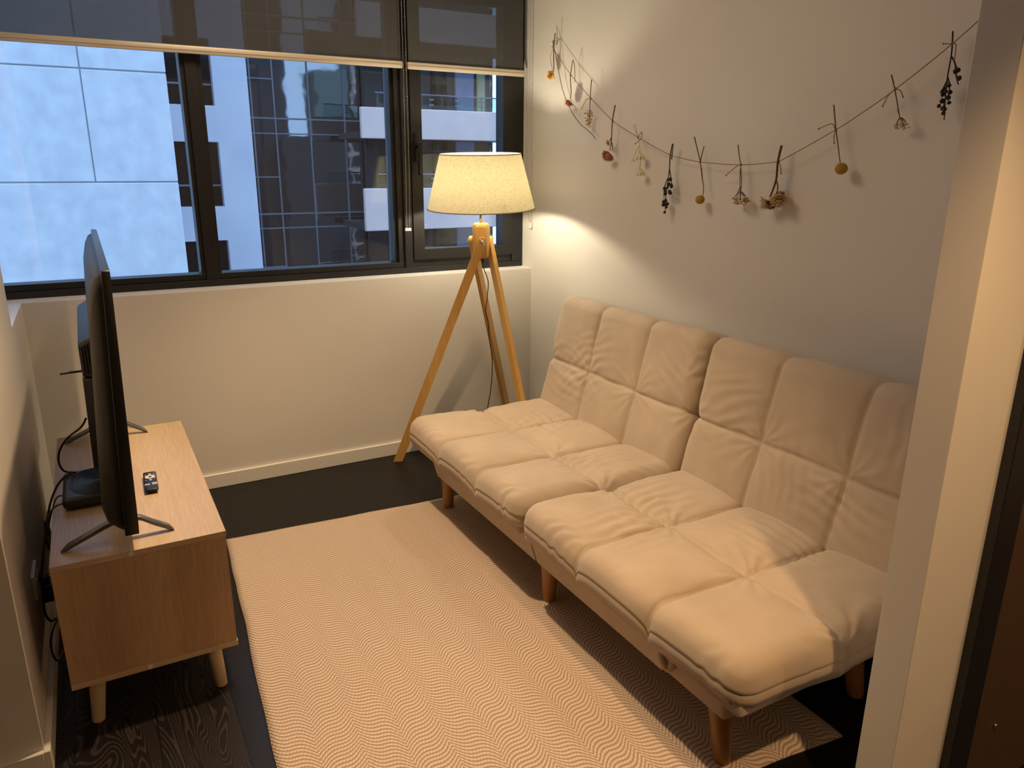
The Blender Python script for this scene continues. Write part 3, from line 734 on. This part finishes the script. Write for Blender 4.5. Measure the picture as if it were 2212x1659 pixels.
M['blue'] = mat('blue_button', (0.05, 0.12, 0.4), 0.4)
M['redbtn'] = mat('pale_red_button', (0.75, 0.5, 0.44), 0.4)
for x, y, mm in ((-0.0098, -0.032, 'white'), (-0.0098, -0.041, 'blue'), (0.0098, -0.027, 'white'), (0.0098, -0.036, 'redbtn')):
    link('shortcut_button', rput(B(x-0.0072, x+0.0072, y-0.0028, y+0.0028, 0.0160, 0.0172, bev=0.0006, seg=1)), M[mm], rm)

sb = thing('set_top_box', 'black square set-top box with ribbed round vent on the oak cabinet behind the television', 'set-top box', (-0.04, 2.385, 0.480))
M['boxblue'] = mat('slate_black_plastic', (0.020, 0.021, 0.026), 0.42)
b = bmesh.new(); bx = (-0.155, 0.000, 2.268, 2.498)
q = B(bx[0], bx[1], bx[2], bx[3], 0.484, 0.518, bev=0.014, seg=4); auto(link('box_body', q, M['boxblue'], sb), 40)
b.free(); b = bmesh.new()
for k in range(14):
    rr = 0.010+k*0.0062
    ring = [(-0.063+rr*1.0*math.copysign(abs(math.cos(a))**0.8, math.cos(a))*0.78, 2.383+rr*1.12*math.copysign(abs(math.sin(a))**0.8, math.sin(a)), 0.5184) for a in [2*PI*i/48 for i in range(49)]]
    tube(b, ring, 0.0013 if k < 13 else 0.002, 5)
link('vent_grille', b, M['boxblue'], sb, smooth=True)
for x, y in ((-0.13, 2.29), (-0.02, 2.29), (-0.13, 2.475), (-0.02, 2.475)):
    b = bmesh.new(); tube(b, [(x, y, 0.4802), (x, y, 0.486)], 0.008, 12); link('foot', b, M['black'], sb)

def cable(pts, r, m, label, name='cable', extra=None):
    b = bmesh.new(); tube(b, spline(pts, 8), r, 8)
    if extra: extra(b)
    return tag(link(name, b, m, smooth=True), label, 'cable')
cable([(-0.069, 2.42, 0.70), (-0.085, 2.42, 0.675), (-0.125, 2.44, 0.640), (-0.150, 2.46, 0.600), (-0.158, 2.47, 0.560), (-0.148, 2.47, 0.530), (-0.122, 2.465, 0.523)], 0.0032, M['cable'],
      'thick black cable looping from the back of the television down onto the set-top box')
cable([(-0.118, 2.462, 0.5235), (-0.142, 2.445, 0.524), (-0.165, 2.41, 0.515), (-0.184, 2.37, 0.490), (-0.196, 2.34, 0.46), (-0.210, 2.29, 0.41), (-0.224, 2.235, 0.35), (-0.230, 2.20, 0.305), (-0.232, 2.185, 0.265), (-0.233, 2.205, 0.215), (-0.229, 2.26, 0.165), (-0.222, 2.32, 0.137)], 0.0032, M['cable'],
      'black cable hanging down behind the cabinet from the back edge of the set-top box')
cable([(-0.155, 2.290, 0.500), (-0.172, 2.286, 0.497), (-0.188, 2.284, 0.482), (-0.196, 2.282, 0.455), (-0.194, 2.276, 0.42), (-0.190, 2.272, 0.385), (-0.190, 2.268, 0.36)], 0.0028, M['greycable'],
      'grey brown cable plugged into the near corner of the set-top box')
cable([(-0.155, 2.345, 0.502), (-0.166, 2.343, 0.503), (-0.176, 2.335, 0.492), (-0.188, 2.33, 0.462), (-0.198, 2.335, 0.43), (-0.207, 2.34, 0.39)], 0.002, M['cable'],
      'thin black cable plugged into the side of the set-top box')
cable([(-0.221, 2.325, 0.127), (-0.228, 2.27, 0.135), (-0.232, 2.20, 0.142), (-0.232, 2.172, 0.125), (-0.230, 2.18, 0.095), (-0.226, 2.22, 0.060), (-0.220, 2.30, 0.035), (-0.205, 2.38, 0.006)], 0.003, M['cable'],
      'black cable sagging near the floor below the back edge of the cabinet')
b = bmesh.new()
for k in range(3):
    pts = [(-0.215+0.004*k, 2.39+0.030*math.cos(a)+0.006*k, 0.372-0.022*k+0.045*math.sin(a)) for a in [2*PI*i/20 for i in range(21)]]
    tube(b, pts, 0.0024, 6)
tag(link('cable_coil', b, M['greycable'], smooth=True), 'coil of grey cable hanging against the left wall behind the cabinet', 'cable coil')
ou = thing('power_outlet', 'white power outlet plate on the left wall behind the cabinet', 'power outlet', (-0.25, 2.27, 0.30))
link('outlet_plate', B(-0.2505, -0.241, 2.19, 2.30, 0.275, 0.345, bev=0.002, seg=2), M['white'], ou)
for y in (2.19, 2.245): link('switch', B(-0.242, -0.2385, y+0.01, y+0.025, 0.315, 0.33, bev=0.001, seg=1), M['white'], ou)
pl = thing('plug_adapter', 'black power adapter plugged into the wall outlet', 'plug adapter', (-0.22, 2.32, 0.26))
link('adapter_body', B(-0.240, -0.206, 2.262, 2.325, 0.222, 0.274, bev=0.005, seg=2), M['black'], pl)
link('adapter_plug', B(-0.2405, -0.218, 2.272, 2.298, 0.274, 0.298, bev=0.003, seg=2), M['black'], pl)

# ================================================================ dried flower garland
XG = 1.985
def g3(y, z, dx=0.0): return (XG+dx, y, z)
st = [(3.238, 1.949), (3.164, 1.917), (3.024, 1.802), (2.859, 1.692), (2.695, 1.593), (2.52, 1.524), (2.321, 1.455), (2.154, 1.430), (1.953, 1.421), (1.791, 1.432), (1.587, 1.523), (1.518, 1.559), (1.41, 1.622), (1.268, 1.719), (1.19, 1.782), (1.10, 1.852)]
gs = thing('twine_garland', 'thin brown twine garland strung across the right wall holding dried flowers', 'garland', g3(2.1, 1.43))
b = bmesh.new()
pts = []
for i, (y, z) in enumerate(st):
    off = 0.0 if 0 < i < len(st)-1 else 0.034
    pts.append((XG+off*0.9, y, z))
pp = []
for a, c in zip(pts[:-1], pts[1:]):
    for k in range(6):
        t = k/6; p = Vector(a).lerp(Vector(c), t); p.z -= 0.0015*math.sin(PI*t); pp.append(p)
pp.append(Vector(pts[-1])); tube(b, pp, 0.0013, 6)
link('twine', b, M['twine'], gs, smooth=True)
b = bmesh.new(); tube(b, spline([g3(3.164, 1.917), g3(3.132, 1.805, 0.01), g3(3.097, 1.724, 0.015), g3(3.027, 1.64, 0.018), g3(2.957, 1.588, 0.02), g3(2.905, 1.567, 0.018), g3(2.849, 1.53, 0.022)], 6), 0.0017, 6)
tube(b, spline([g3(3.164, 1.917), g3(3.19, 1.93, 0.01), g3(3.215, 1.90, 0.01), g3(3.20, 1.85, 0.01), g3(3.17, 1.80, 0.008)], 6), 0.0011, 6)
link('twine_tail', b, M['twine'], gs, smooth=True)
b = bmesh.new(); tube(b, [(2.019, 3.20, 1.955), (1.978, 3.20, 1.955)], 0.004, 8); ball(b, (2.012, 3.2, 1.955), 0.011, 10, (0.5, 1, 1.3)); link('wall_hook', b, M['white'], gs, smooth=True)
b = bmesh.new(); tube(b, [(2.019, 1.10, 1.852), (1.990, 1.10, 1.852)], 0.003, 8); link('wall_hook', b, M['chrome'], gs)

def strawflower(parent, c, nrm, r, m_out, m_in, rows=3, name='flower_head'):
    """domed head of pointed papery bracts in rows round a core"""
    nrm = Vector(nrm).normalized(); a = nrm.orthogonal().normalized(); c2 = nrm.cross(a); c = Vector(c)
    b = bmesh.new()
    for rw in range(rows):
        n = 22-3*rw; rr = r*(1-0.24*rw); lift = 0.10+0.32*rw
        for k in range(n):
            th = 2*PI*(k+0.5*rw)/n+random.uniform(-0.06, 0.06); d = a*math.cos(th)+c2*math.sin(th); s = nrm.cross(d)
            ln = rr*random.uniform(0.88, 1.08); wd = 0.17*rr
            p0 = c+d*(0.30*rr); p1 = c+d*(0.62*ln)+nrm*(lift*0.55*r); p2 = c+d*ln+nrm*(lift*r)
            v = [b.verts.new(p0-s*wd*0.7), b.verts.new(p0+s*wd*0.7), b.verts.new(p1+s*wd), b.verts.new(p2), b.verts.new(p1-s*wd)]
            low = [b.verts.new(q.co-nrm*0.0007) for q in v]
            b.faces.new(v); b.faces.new(low[::-1])
            for i in range(5): b.faces.new((v[i], v[(i+1) % 5], low[(i+1) % 5], low[i]))
            if rw > 0:
                for f in b.faces[-7:] if False else []: f.material_index = 1
    # core and calyx
    o = link(name, b, m_out, parent)
    b = bmesh.new(); q = bmesh.ops.create_uvsphere(b, u_segments=14, v_segments=8, radius=1)
    bmesh.ops.transform(b, matrix=Matrix.Translation(c+nrm*0.12*r) @ nrm.to_track_quat('Z', 'Y').to_matrix().to_4x4() @ Matrix.Diagonal((0.42*r, 0.42*r, 0.30*r, 1)), verts=q['verts'])
    link('flower_core', b, m_in, o, smooth=True)
    return o
def stems(parent, lines, r, m):
    b = bmesh.new()
    for ln in lines:
        p = spline(ln, 6); n = len(p); tube(b, p, [r*(1-0.35*i/max(1, n-1)) for i in range(n)], 6)
    return link('stem', b, m, parent, smooth=True)
def knot(parent, y, z, tails=()):
    b = bmesh.new(); ball(b, (XG-0.001, y, z), 0.0042, 8, (0.9, 1, 1.2))
    for t_ in tails: tube(b, spline([g3(*q, 0.001*i-0.002) for i, q in enumerate(t_)], 6), 0.0013, 6); e = t_[-1]; ball(b, g3(*e), 0.0026, 6)
    link('twine_knot', b, M['twine'], parent, smooth=True)
GR = 'dried flowers tied along the twine garland'
def sprig(name, label, y, z): return thing(name, label, 'dried flower', g3(y, z), GR)
# 0 yellow strawflower by the window
s = sprig('dried_strawflower', 'yellow dried strawflower hanging nearest the window', 3.165, 1.917)
stems(s, [[g3(3.159, 1.99, -0.002), g3(3.168, 1.917, -0.003), g3(3.169, 1.838), g3(3.176, 1.828)], [g3(3.185, 1.965, 0.004), g3(3.176, 1.92, 0.002), g3(3.170, 1.84, 0.002)]], 0.0022, M['stem'])
strawflower(s, g3(3.182, 1.815, -0.008), (-0.75, -0.5, -0.35), 0.024, M['pet_yellow'], M['flower_core'], 4); knot(s, 3.165, 1.917)
# 1
s = sprig('dried_strawflower', 'single dusty pink dried strawflower below the second stem from the window', 3.024, 1.80)
stems(s, [[g3(3.017, 1.728), g3(3.022, 1.79, -0.003), g3(3.020, 1.83), g3(3.009, 1.861), g3(3.000, 1.83, 0.003), g3(2.996, 1.77, 0.004)], [g3(3.017, 1.728), g3(3.022, 1.70)]], 0.0020, M['stem'])
strawflower(s, g3(3.022, 1.690, -0.004), (-0.5, 0.3, -0.85), 0.031, M['pet_pink'], M['pet_yellow']); knot(s, 3.024, 1.80)
# 2 small white cluster
def cluster(parent, cy, cz, w_, h_, n, base, m, r=0.0045, mstem=None, seedv=0):
    rg = random.Random(seedv); lines = []; pos = []
    for k in range(n):
        y = cy+rg.uniform(-1, 1)*w_; z = cz+rg.uniform(-1, 1)*h_; x = rg.uniform(-0.012, 0.012); pos.append((x, y, z))
        if k % 2 == 0: lines.append([g3(*base), g3((base[0]+y)/2, (base[1]+z)/2+0.004, x*0.5), g3(y, z, x)])
    stems(parent, lines, 0.0009, mstem or M['stem'])
    b = bmesh.new()
    for x, y, z in pos: ball(b, (XG+x, y, z), r*rg.uniform(0.7, 1.15), 7, (1, 1, 0.8))
    o = link('flower_cluster', b, m, parent, smooth=True)
    b = bmesh.new()
    for x, y, z in pos[::2]: ball(b, (XG+x-r*0.8, y, z-r*0.3), r*0.4, 6)
    link('cluster_eyes', b, M['flower_core'], o, smooth=True)
s = sprig('dried_everlasting', 'bunch of tiny white dried everlastings, third stem from the window', 2.86, 1.692)
stems(s, [[g3(2.861, 1.769), g3(2.863, 1.692, -0.003), g3(2.867, 1.642)]], 0.0020, M['stem']); knot(s, 2.861, 1.692, [[(2.861, 1.692), (2.895, 1.69), (2.93, 1.655)]])
cluster(s, 2.870, 1.603, 0.018, 0.034, 26, (2.867, 1.645), M['pet_cream'], 0.0052, seedv=2)
# 3 two heads
s = sprig('dried_strawflower', 'dried stem with a small ochre head above a dusty red strawflower', 2.695, 1.593)
stems(s, [[g3(2.684, 1.656), g3(2.695, 1.593, -0.003), g3(2.700, 1.523), g3(2.708, 1.475)], [g3(2.700, 1.53), g3(2.712, 1.515)], [g3(2.70, 1.51), g3(2.69, 1.49), g3(2.692, 1.475)]], 0.0026, M['stem'])
strawflower(s, g3(2.717, 1.508, -0.004), (-0.9, 0.1, -0.3), 0.015, M['pet_yellow'], M['flower_core'], 2); strawflower(s, g3(2.712, 1.456, -0.004), (-0.7, -0.1, -0.7), 0.033, M['pet_pink'], M['pet_yellow']); knot(s, 2.695, 1.593)
# 4 pale papery cups
s = sprig('dried_seed_cup', 'pale straw coloured papery cup flowers on thin stems', 2.52, 1.524)
stems(s, [[g3(2.557, 1.573), g3(2.52, 1.524, -0.003), g3(2.503, 1.465), g3(2.499, 1.40)], [g3(2.545, 1.575), g3(2.525, 1.53)], [g3(2.512, 1.49), g3(2.535, 1.465), g3(2.546, 1.44)], [g3(2.505, 1.48), g3(2.515, 1.46)]], 0.0015, M['stempale'])
for (y, z, r_) in ((2.500, 1.450, 0.019), (2.492, 1.388, 0.018), (2.547, 1.436, 0.008)):
    b = bmesh.new()
    for k in range(7):
        a = 2*PI*k/7; d = Vector((math.cos(a), math.sin(a), 0)); sd_ = Vector((-d.y, d.x, 0)); c0 = Vector(g3(y, z+r_*0.9))
        pA = c0; pB = c0+d*r_*0.75+Vector((0, 0, -r_*0.8)); pC = c0+d*r_*1.05+Vector((0, 0, -r_*1.7))
        v = [b.verts.new(pA), b.verts.new(pB+sd_*r_*0.38), b.verts.new(pC), b.verts.new(pB-sd_*r_*0.38)]
        lo = [b.verts.new(q.co-d*0.0008) for q in v]; b.faces.new(v); b.faces.new(lo[::-1])
        for i in range(4): b.faces.new((v[i], v[(i+1) % 4], lo[(i+1) % 4], lo[i]))
    link('flower_cup', b, M['pet_pale'], s)
knot(s, 2.52, 1.524, [[(2.52, 1.524), (2.50, 1.545), (2.503, 1.52), (2.54, 1.50)]])
# 5 black berries
def berries(s, main, subs, pos, r, m=None):
    stems(s, [[g3(*q) for q in main]]+[[g3(*q) for q in ln] for ln in subs], 0.0022, M['stemdark'])
    tw = []
    for (y, z, x) in pos:
        best = min(main+[q for ln in subs for q in ln], key=lambda q: (q[0]-y)**2+(q[1]-z-0.012)**2)
        tw.append([g3(*best), g3((best[0]+y)/2+0.002, (best[1]+z)/2+0.004, x*0.5), (XG+x, y, z)])
    stems(s, tw, 0.0009, M['stemdark'])
    for (y, z, x) in pos:
        b = bmesh.new(); ball(b, (XG+x, y, z), r*random.uniform(0.75, 1.1), 10)
        for v in b.verts: v.co += Vector((noise.noise(v.co*400), noise.noise(v.co*400+Vector((9, 0, 0))), noise.noise(v.co*400+Vector((0, 9, 0)))))*0.0012
        link('berry', b, M['berry'], s, smooth=True)
s = sprig('dried_berry_sprig', 'sprig of small black berries hanging left of the first yellow ball', 2.321, 1.455)
berries(s, [(2.312, 1.497), (2.321, 1.455), (2.321, 1.405), (2.325, 1.36), (2.330, 1.33), (2.332, 1.28), (2.331, 1.24)],
        [[(2.321, 1.405), (2.310, 1.375), (2.300, 1.34)], [(2.327, 1.37), (2.340, 1.345), (2.345, 1.31)], [(2.312, 1.44), (2.308, 1.495)]],
        [(2.308, 1.366, -.004), (2.327, 1.348, .005), (2.309, 1.345, .003), (2.300, 1.341, -.003), (2.316, 1.337, -.008), (2.343, 1.332, 0), (2.343, 1.320, .004), (2.317, 1.320, .004), (2.303, 1.316, -.004), (2.329, 1.313, -.006), (2.332, 1.286, 0), (2.346, 1.281, .004), (2.337, 1.270, -.006), (2.325, 1.274, .004), (2.326, 1.262, 0), (2.333, 1.242, 0)], 0.0072)
knot(s, 2.321, 1.455)
# 6 yellow ball
def billy(label, main, subs, c, r, kn, tails=()):
    s = sprig('dried_billy_button', label, kn[0], kn[1])
    stems(s, [[g3(*q) for q in main]]+[[g3(*q) for q in ln] for ln in subs], 0.0021, M['stem'])
    b = bmesh.new(); ball(b, (XG-0.002, c[0], c[1]), r, 24, (1, 1.05, 0.95))
    for v in b.verts: v.co += Vector((noise.noise(v.co*500), noise.noise(v.co*500+Vector((7, 0, 0))), noise.noise(v.co*500+Vector((0, 7, 0)))))*0.0012
    link('flower_ball', b, M['billy'], s, smooth=True); knot(s, kn[0], kn[1], tails)
billy('small mustard yellow ball flower on a thin stem, beside the black berries', [(2.195, 1.518), (2.172, 1.47), (2.154, 1.43), (2.140, 1.38), (2.127, 1.34), (2.130, 1.305)], [[(2.154, 1.43), (2.148, 1.46), (2.140, 1.485)], [(2.146, 1.41), (2.136, 1.37)]], (2.139, 1.298), 0.0165, (2.154, 1.43))
# 7 white cluster
s = sprig('dried_everlasting', 'flat topped cluster of tiny cream dried flowers at the lowest point of the garland', 1.953, 1.421)
stems(s, [[g3(1.976, 1.487), g3(1.965, 1.45), g3(1.953, 1.421, -0.003), g3(1.945, 1.37), g3(1.944, 1.32)], [g3(1.955, 1.41), g3(1.952, 1.37), g3(1.946, 1.33)], [g3(1.946, 1.35), g3(1.955, 1.335), g3(1.958, 1.325)]], 0.0018, M['stem'])
cluster(s, 1.942, 1.303, 0.029, 0.011, 34, (1.944, 1.335), M['pet_cream'], 0.0058, seedv=5); knot(s, 1.953, 1.421, [[(1.953, 1.421), (1.975, 1.415), (2.02, 1.385)]])
# 8 pair of cream strawflowers
s = sprig('dried_strawflower', 'pair of large cream and plum dried strawflowers on a thick forked stem', 1.791, 1.432)
stems(s, [[g3(1.786, 1.482), g3(1.791, 1.431, -0.004), g3(1.794, 1.38), g3(1.803, 1.345), g3(1.813, 1.320)]], 0.0042, M['stem'])
stems(s, [[g3(1.795, 1.378), g3(1.785, 1.355), g3(1.786, 1.335), g3(1.79, 1.33)]], 0.0024, M['stem'])
strawflower(s, g3(1.820, 1.304, -0.004), (-0.35, 0.6, -0.75), 0.031, M['pet_cream'], M['flower_core'], 4); strawflower(s, g3(1.806, 1.300, 0.002), (-0.4, -0.6, -0.7), 0.026, M['pet_plum'], M['pet_cream'], 3)
strawflower(s, g3(1.770, 1.315, -0.004), (-0.5, -0.45, -0.75), 0.034, M['pet_cream'], M['flower_core'], 4); strawflower(s, g3(1.780, 1.318, 0.005), (-0.6, 0.2, 0.5), 0.029, M['pet_plum'], M['pet_plum'], 2)
knot(s, 1.791, 1.432, [[(1.791, 1.432), (1.782, 1.42), (1.776, 1.395)]])
# 9 yellow ball
billy('larger mustard yellow ball flower on a straight stem, right part of the garland', [(1.605, 1.593), (1.596, 1.557), (1.587, 1.523), (1.572, 1.475), (1.557, 1.425)], [], (1.550, 1.412), 0.0178, (1.587, 1.523), [[(1.587, 1.523), (1.605, 1.54), (1.65, 1.527)], [(1.587, 1.523), (1.59, 1.50), (1.588, 1.485)]])
# 10
s = sprig('dried_everlasting', 'small cream dried flower cluster with two twine tails, second from the right end', 1.41, 1.622)
stems(s, [[g3(1.428, 1.66), g3(1.41, 1.622, -0.003), g3(1.395, 1.575), g3(1.384, 1.545)], [g3(1.395, 1.57), g3(1.388, 1.555)]], 0.0018, M['stem'])
cluster(s, 1.376, 1.526, 0.0175, 0.009, 26, (1.384, 1.548), M['pet_cream'], 0.0036, seedv=8); knot(s, 1.41, 1.622, [[(1.41, 1.622), (1.43, 1.605), (1.442, 1.58)], [(1.41, 1.622), (1.395, 1.618), (1.384, 1.600)]])
# 11 black berries, right end
s = sprig('dried_berry_sprig', 'large sprig of black berries at the right end of the garland', 1.268, 1.719)
berries(s, [(1.272, 1.749), (1.268, 1.719), (1.266, 1.69), (1.267, 1.645), (1.266, 1.61), (1.263, 1.58), (1.259, 1.55), (1.258, 1.535)],
        [[(1.266, 1.69), (1.252, 1.67), (1.244, 1.64), (1.235, 1.62)], [(1.266, 1.64), (1.258, 1.62), (1.256, 1.60)], [(1.267, 1.63), (1.275, 1.61), (1.276, 1.60)]],
        [(1.248, 1.652, 0), (1.244, 1.655, .004), (1.236, 1.635, 0), (1.272, 1.612, .004), (1.272, 1.600, 0), (1.262, 1.605, -.006), (1.255, 1.603, .003), (1.254, 1.590, -.004), (1.271, 1.583, 0), (1.254, 1.578, .003), (1.276, 1.571, -.003), (1.269, 1.565, .004), (1.259, 1.562, -.004), (1.264, 1.553, .002), (1.278, 1.606, .004), (1.262, 1.620, .005)], 0.0062)
knot(s, 1.268, 1.719, [[(1.268, 1.719), (1.278, 1.720), (1.292, 1.722)], [(1.268, 1.719), (1.257, 1.715), (1.256, 1.68)]])

# ================================================================ dark door at the right edge
dr = tag(bpy.data.objects.new('door_1', None), kind='structure'); C.objects.link(dr); dr.location = (1.9, 0.7, 0)
link('door_frame', B(1.490, 1.565, 0.700, 0.7215, 0, 2.1, bev=0.002, seg=1), mat('black_door_frame', (0.012, 0.011, 0.012), 0.4), dr)
link('door_panel', B(1.5655, 2.35, 0.706, 0.7215, 0.004, 2.1), mat('dark_brown_door', (0.085, 0.05, 0.03), 0.3), dr)
b = bmesh.new(); ball(b, (1.66, 0.703, 0.20), 0.006, 10, (1, 0.5, 1)); link('door_stud', b, M['chrome'], dr, smooth=True)

# ================================================================ the city outside
ct = thing('concrete_tower', 'pale concrete panel wall filling the left window panes outside', 'building', (-3, 19, -14))
b = bmesh.new()
J = 0.028
zs = [(-14, -2.60), (-2.60+J, 0.98-J/2), (0.98+J/2, 3.26-J/2), (3.26+J/2, 6.6), (6.6+J, 12)]
for k, (z0, z1) in enumerate(zs):
    xs = [(-12, -5.0), (-5.0+J, -1.9), (-1.9+J, 0.345-J/2), (0.345+J/2, 1.985)] if k in (2, 3, 4) else [(-12, -4.0), (-4.0+J, 1.985)]
    for x0, x1 in xs: box(b, x0, x1, 19.0, 19.35, z0, z1, 0.012, 1)
link('wall_panels', b, M['conc'], ct)
link('panel_joints', B(-12, 1.975, 19.02, 19.30, -14, 12), mat('joint_sealant', (0.30, 0.31, 0.34), 0.8), ct)
link('side_wall', B(-12, 1.98, 19.35, 22.45, -14, 12), M['conc2'], ct)
ap = thing('apartment_block', 'grey concrete block with dark square windows between the pale wall and glass tower', 'building', (3.2, 22.5, -14))
wins = [(2.86, 4.5), (0.24, 1.935), (-2.35, -0.68), (-4.95, -3.3), (5.5, 7.1), (-7.5, -5.9)]; wins.sort()
b = bmesh.new(); box(b, 1.2, 2.05, 22.5, 22.9, -14, 12); box(b, 3.475, 4.36, 22.5, 22.9, -14, 12)
prev = -14
for z0, z1 in wins: box(b, 2.05, 3.475, 22.5, 22.9, prev, z0); prev = z1
box(b, 2.05, 3.475, 22.5, 22.9, prev, 12); box(b, 1.2, 4.36, 22.95, 23.4, -14, 12); box(b, 4.2, 4.36, 22.9, 27, -14, 12)
link('facade', b, M['conc2'], ap)
for z0, z1 in wins:
    o = link('window', B(2.05, 3.475, 22.80, 22.84, z0, z1), M['dglass'], ap)
    bb = bmesh.new(); box(bb, 2.05, 3.475, 22.76, 22.80, z0+(z1-z0)*0.315, z0+(z1-z0)*0.315+0.05); box(bb, 2.72, 2.77, 22.77, 22.80, z0, z1); link('window_bar', bb, M['mullion'], o)

gt = thing('glass_tower', 'dark glass curtain wall tower outside with reflections of other buildings', 'building', (8, 27, -14))
link('glazing', B(4.9, 14.2, 27.0, 27.1, -14, 12), M['mglass'], gt)
b = bmesh.new()
for x in (5.30, 6.02, 7.17, 8.38, 9.62, 10.85, 12.1): box(b, x-0.022, x+0.022, 26.95, 27.0, -14, 12)
for fz in (-9.6, -6.45, -3.30, -0.28, 2.82, 5.95, 9.1):
    box(b, 4.9, 14.2, 26.955, 27.0, fz-0.025, fz+0.025); box(b, 4.9, 14.2, 26.955, 27.0, fz-0.50, fz-0.46)
    box(b, 4.9, 6.02, 26.955, 27.0, fz+1.20, fz+1.24)
link('mullion_grid', b, M['mullion'], gt)

bc = thing('balcony_building', 'apartment building with pale balcony parapets seen through the middle and opening panes', 'building', (11, 24, -14))
for z0, z1 in ((2.16, 3.10), (-0.72, 0.63), (-3.7, -2.4), (5.1, 6.1)):
    link('balcony', B(7.99, 17.0, 24.0, 24.18, z0, z1, bev=0.03, seg=2), M['balc'], bc)
    link('balcony_floor', B(7.99, 17.0, 24.18, 26.5, z0+0.02, z0+0.22), M['darkwall'], bc)
    g = link('balcony_glass', B(8.5, 14.6, 24.06, 24.08, z1, z1+0.40), M['railglass'], bc)
    b = bmesh.new(); tube(b, [(8.5, 24.07, z1+0.44), (14.6, 24.07, z1+0.44)], 0.022, 8)
    for x in (9.4, 10.4, 11.32, 12.26, 13.2): tube(b, [(x, 24.10, z1), (x, 24.10, z1+0.42)], 0.018, 6); box(b, x-0.08, x+0.08, 24.03, 24.09, z1+0.12, z1+0.16); box(b, x-0.08, x+0.08, 24.03, 24.09, z1+0.28, z1+0.32)
    link('balustrade', b, M['mullion'], bc)
M['bluewall'] = mat('blue_grey_render', (0.30, 0.34, 0.50), 0.8); M['ycurtain'] = mat('yellow_green_curtain', (0.55, 0.58, 0.36), 0.9)
link('rear_wall', B(9.0, 13.86, 26.6, 26.9, -14, 12), M['darkwall'], bc)
for z0 in (3.2, 0.3, -2.7):
    link('render_panel', B(12.42, 13.16, 26.5, 26.6, z0, z0+1.9), M['bluewall'], bc)
    link('window', B(11.5, 12.1, 26.55, 26.6, z0, z0+1.9), M['dglass'], bc)
    link('window', B(10.2, 11.0, 26.55, 26.6, z0, z0+1.9), M['mglass'], bc)
    if z0 > 3: link('curtain', B(13.30, 13.62, 26.5, 26.6, z0, z0+1.9), M['ycurtain'], bc)
M['street'] = mat('street_grey', (0.10, 0.10, 0.11), 0.9)
struct('ground', B(-80, 80, -90, 60, -14.2, -14.0), M['street'])
# towers across the street behind the photographer's building: what the glass tower reflects
t = thing('office_slab', 'dark slab tower mirrored in the left part of the glass tower', 'building', (8, -14, -14))
link('tower_body', B(-10, 16.2, -20, -14, -14, 14), M['darkwall'], t)
t = thing('green_block', 'low green grey block mirrored in the glass tower', 'building', (20, -14, -14))
link('tower_body', B(18.7, 21.7, -18, -14, -14, 9.2), mat('green_grey_facade', (0.22, 0.28, 0.24), 0.8), t)
t = thing('grid_tower', 'tower with a pale window grid mirrored in the right part of the glass tower', 'building', (27, -14, -14))
link('tower_body', B(21.8, 36, -18, -14, -14, 15), M['darkwall'], t); link('tower_wing', B(20.3, 36, -13.2, -12.0, -14, 3.3), M['darkwall'], t)
b = bmesh.new()
for k in range(22): (box(b, 21.9, 35, -13.98, -13.7, -13+k*1.25, -12.65+k*1.25) if k > 12 else box(b, 20.4, 35, -11.98, -11.7, -13+k*1.25, -12.70+k*1.25))
for k in range(9): box(b, 22.0+k*1.9, 22.22+k*1.9, -13.98, -13.86, 3.4, 14.8); box(b, 20.9+k*1.9, 21.1+k*1.9, -11.98, -11.86, -14, 3.3)
link('slab_edges', b, M['balc'], t)
t = thing('podium', 'low dark podium mirrored in the lower glass tower', 'building', (17, -14, -14))
link('tower_body', B(15.0, 20.2, -13.2, -10.5, -14, 3.4), M['darkwall'], t)
